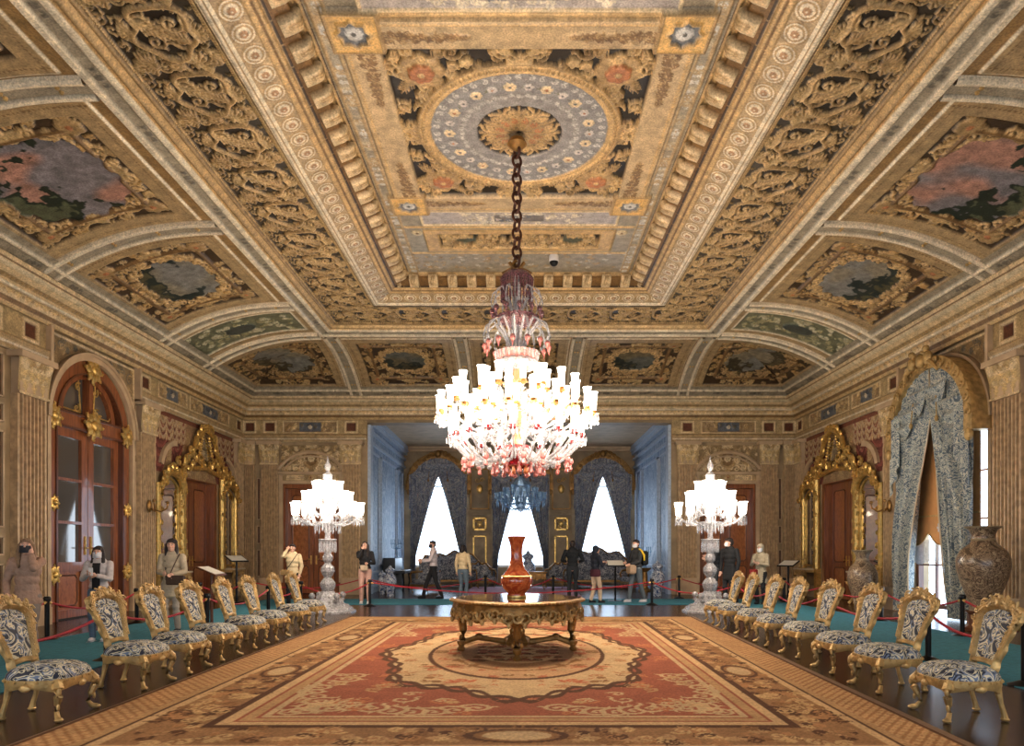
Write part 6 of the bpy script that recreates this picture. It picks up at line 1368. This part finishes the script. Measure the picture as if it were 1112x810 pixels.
    if topopen:
        K=MB(); K.grid(lambda p,q:((p-.5)*.13,-lean*(.2+.7*q)-.137-.012*math.sin(p*PI)-(.0 if q<.8 else -.03*(q-.8)*5),.95+.47*q),6,10); K.build('shirt_front',topopen,r)
    if extra:
        for nm,fn,m in extra: K=MB(); fn(K); K.build(nm,m,r)
    return r
def bag(x,y,z,w,h):
    def f(K): K.box(x-w/2,x+w/2,y-.05,y+.05,z-h/2,z+h/2,.02); K.box(x-w/2-.003,x+w/2+.003,y-.062,y-.045,z,z+h/2,.005)
    return f
def strap(p,q,c,r=.012): 
    return lambda K:K.tube([p,((p[0]+q[0])/2,-.16,(p[2]+q[2])/2),q],r,5) if c else None
def phone(x,y,z): return lambda K:K.box(x-.035,x+.035,y-.006,y+.006,z-.07,z+.07,.003)
hd_,hb_=M['hair_d'],M['hair_b']
dn=(-.24,-.02,.86); up=(.24,-.02,.86)
person(-6.38,9.0,.25,1.58,'woman in brown puffer jacket with hand raised to her dark mask, far left',cloth('brown_puffer',S(156,124,104),.9),cloth('grey_beige_trousers',S(128,114,104)),hb_,(-.17,-.2,.95),(.1,-.13,1.5),headturn=.2,headtilt=-.15,hairlen=.18,mask=(38,36,40),coat=.12,female=True)
person(-6.6,10.9,.2,1.5,'masked woman in white shirt over black top and jeans, before the arched door',cloth('white_shirt',S(196,186,182)),cloth('blue_jeans',S(92,112,136)),hd_,(-.08,-.27,1.22),(.06,-.28,1.2),hairlen=.16,mask=(214,212,214),topopen=cloth('black_top',S(24,22,26)),female=True,shoe=(190,190,194),extra=[('phone',phone(0,-.37,1.27),M['white'])])
person(-6.05,12.1,.1,1.63,'woman with long dark hair and beanie in pale beige jacket holding a brown handbag',cloth('beige_jacket',S(186,168,140),.5),cloth('light_trousers',S(170,156,140)),hd_,(-.05,-.26,1.1),(.12,-.27,1.08),headturn=.15,hairlen=.42,female=True,coat=.25,extra=[('handbag',bag(.16,-.27,.98,.3,.17),cloth('brown_leather',S(74,52,38))),('bag_strap',lambda K:K.tube([(.05,-.27,1.05),(.1,-.18,1.25),(.15,-.05,1.46)],.01,5),cloth('brown_leather',S(74,52,38))),('beanie',lambda K:K.ball((0,-.01,1.67),(.092,.1,.07),14,8),cloth('dark_beanie',S(36,26,26)))])
person(-5.8,17.75,.15,1.62,'woman in cream jacket scratching her head, in front of the left back door',cloth('cream_jacket',S(206,182,142),.5),cloth('black_trousers',S(28,26,28)),hd_,(-.12,-.12,1.56),(.2,-.1,.9),hairlen=0,female=True,coat=.25,extra=[('shoulder_strap',lambda K:K.tube([(.14,-.05,1.46),(.02,-.17,1.25),(-.14,-.14,1.02)],.01,5),cloth('dark_strap',S(60,50,44))),('shoulder_bag',bag(-.17,-.15,.95,.2,.15),cloth('tan_bag',S(150,116,70)))])
person(-4.2,18.9,.1,1.7,'woman in black leather jacket and pink trousers with hand to her chin',cloth('black_leather',S(26,24,26)),cloth('pink_trousers',S(196,152,136)),hd_,(-.06,-.14,1.5),(.1,-.26,1.12),headtilt=-.25,hairlen=.22,female=True,shoe=(206,200,196),extra=[('waist_bag',bag(.0,-.2,1.0,.18,.15),cloth('cream_bag',S(206,180,150)))])
person(-2.6,21.0,-1.45,1.76,'man in pale shirt, dark mask and black trousers striding left across the alcove',cloth('pale_shirt',S(214,196,194),.2),cloth('black_trousers',S(28,26,28)),hd_,(-.1,-.33,1.15),(.12,-.32,1.12),feet=((-.08,-.3),(.08,.25)),mask=(38,36,40),shoe=(20,20,22),headturn=.5)
person(-1.66,20.4,2.7,1.62,'person in light yellow jacket and grey jeans seen from behind left of the red vase',cloth('yellow_cream_jacket',S(222,194,150),.5),cloth('grey_jeans',S(96,108,118)),hd_,(-.24,-.05,.88),(.24,-.05,.88),hairlen=.03,female=True,shoe=(180,170,160))
person(1.6,20.9,3.05,1.76,'man in black jacket and dark trousers seen from behind, right of the red vase',cloth('black_jacket',S(24,26,30),.6),cloth('charcoal_trousers',S(40,42,46)),hd_,(-.2,-.25,1.1),(.2,-.25,1.1),shoe=(20,20,22))
person(2.1,19.2,2.0,1.58,'woman with dark hood, navy jacket, burgundy hem and beige trousers',cloth('navy_jacket',S(26,30,42),.6),cloth('beige_trousers',S(196,168,140)),cloth('navy_hood',S(26,32,44)),(-.1,-.28,1.2),(.12,-.26,1.22),feet=((-.08,-.12),(.09,.1)),hood=True,female=True,coat=0,extra=[('burgundy_hem',lambda K:K.lathe([(.185,.8),(.2,.84),(.19,.98),(.16,1.02)],0,0,18,1,.75,cap=False),cloth('burgundy',S(70,24,36)))])
person(3.3,19.5,-1.2,1.76,'masked man in yellow-striped black jacket carrying a tan coat, right of the alcove',cloth('grey_black_jacket',S(52,52,52),.5),cloth('slate_trousers',S(84,92,98)),hd_,(-.1,-.28,1.1),(.1,-.26,1.05),feet=((-.08,-.2),(.08,.2)),mask=(224,220,218),shoe=(196,194,196),headturn=.4,extra=[('yellow_stripe',lambda K:[K.tube([(q*.17,-.03,1.47),(q*.25,-.01,1.42),(q*.285,.05,1.3),(q*.27,.07,1.16)],[.022,.03,.03,.026],6) for q in(-1,1)],cloth('yellow_cloth',S(222,180,40))),('backpack',lambda K:K.box(-.14,.14,.12,.28,1.02,1.42,.04),cloth('black_pack',S(22,24,26))),('tan_coat',lambda K:K.box(-.02,.2,-.32,-.14,.78,1.04,.04),cloth('tan_coat',S(170,140,112)))])
person(5.3,18.65,-1.9,1.74,'brown-haired man in dark jacket half hidden behind the right crystal stand',cloth('dark_jacket',S(34,36,40),.5),cloth('dark_grey_trousers',S(50,50,52)),hb_,(-.1,-.26,1.25),(.1,-.26,1.2),shoe=(24,24,24))
person(5.5,18.15,-.9,1.78,'masked man in black coat behind the farthest right-hand chairs',cloth('black_coat',S(22,22,24),.4),cloth('black_trousers',S(28,26,28)),hd_,(-.24,-.05,.88),(.24,-.05,.88),headturn=-.7,mask=(224,220,218),coat=.25)
person(6.5,18.7,-.75,1.62,'person in pale hooded jacket and white mask holding a red pouch',cloth('pale_khaki_jacket',S(176,160,132),.5),cloth('black_trousers',S(28,26,28)),cloth('pale_hood',S(186,170,144)),(-.08,-.27,1.2),(.08,-.27,1.18),mask=(224,220,218),hood=True,female=True,coat=.3,extra=[('red_pouch',bag(-.12,-.2,.92,.2,.18),cloth('red_cloth',S(160,44,38)))])
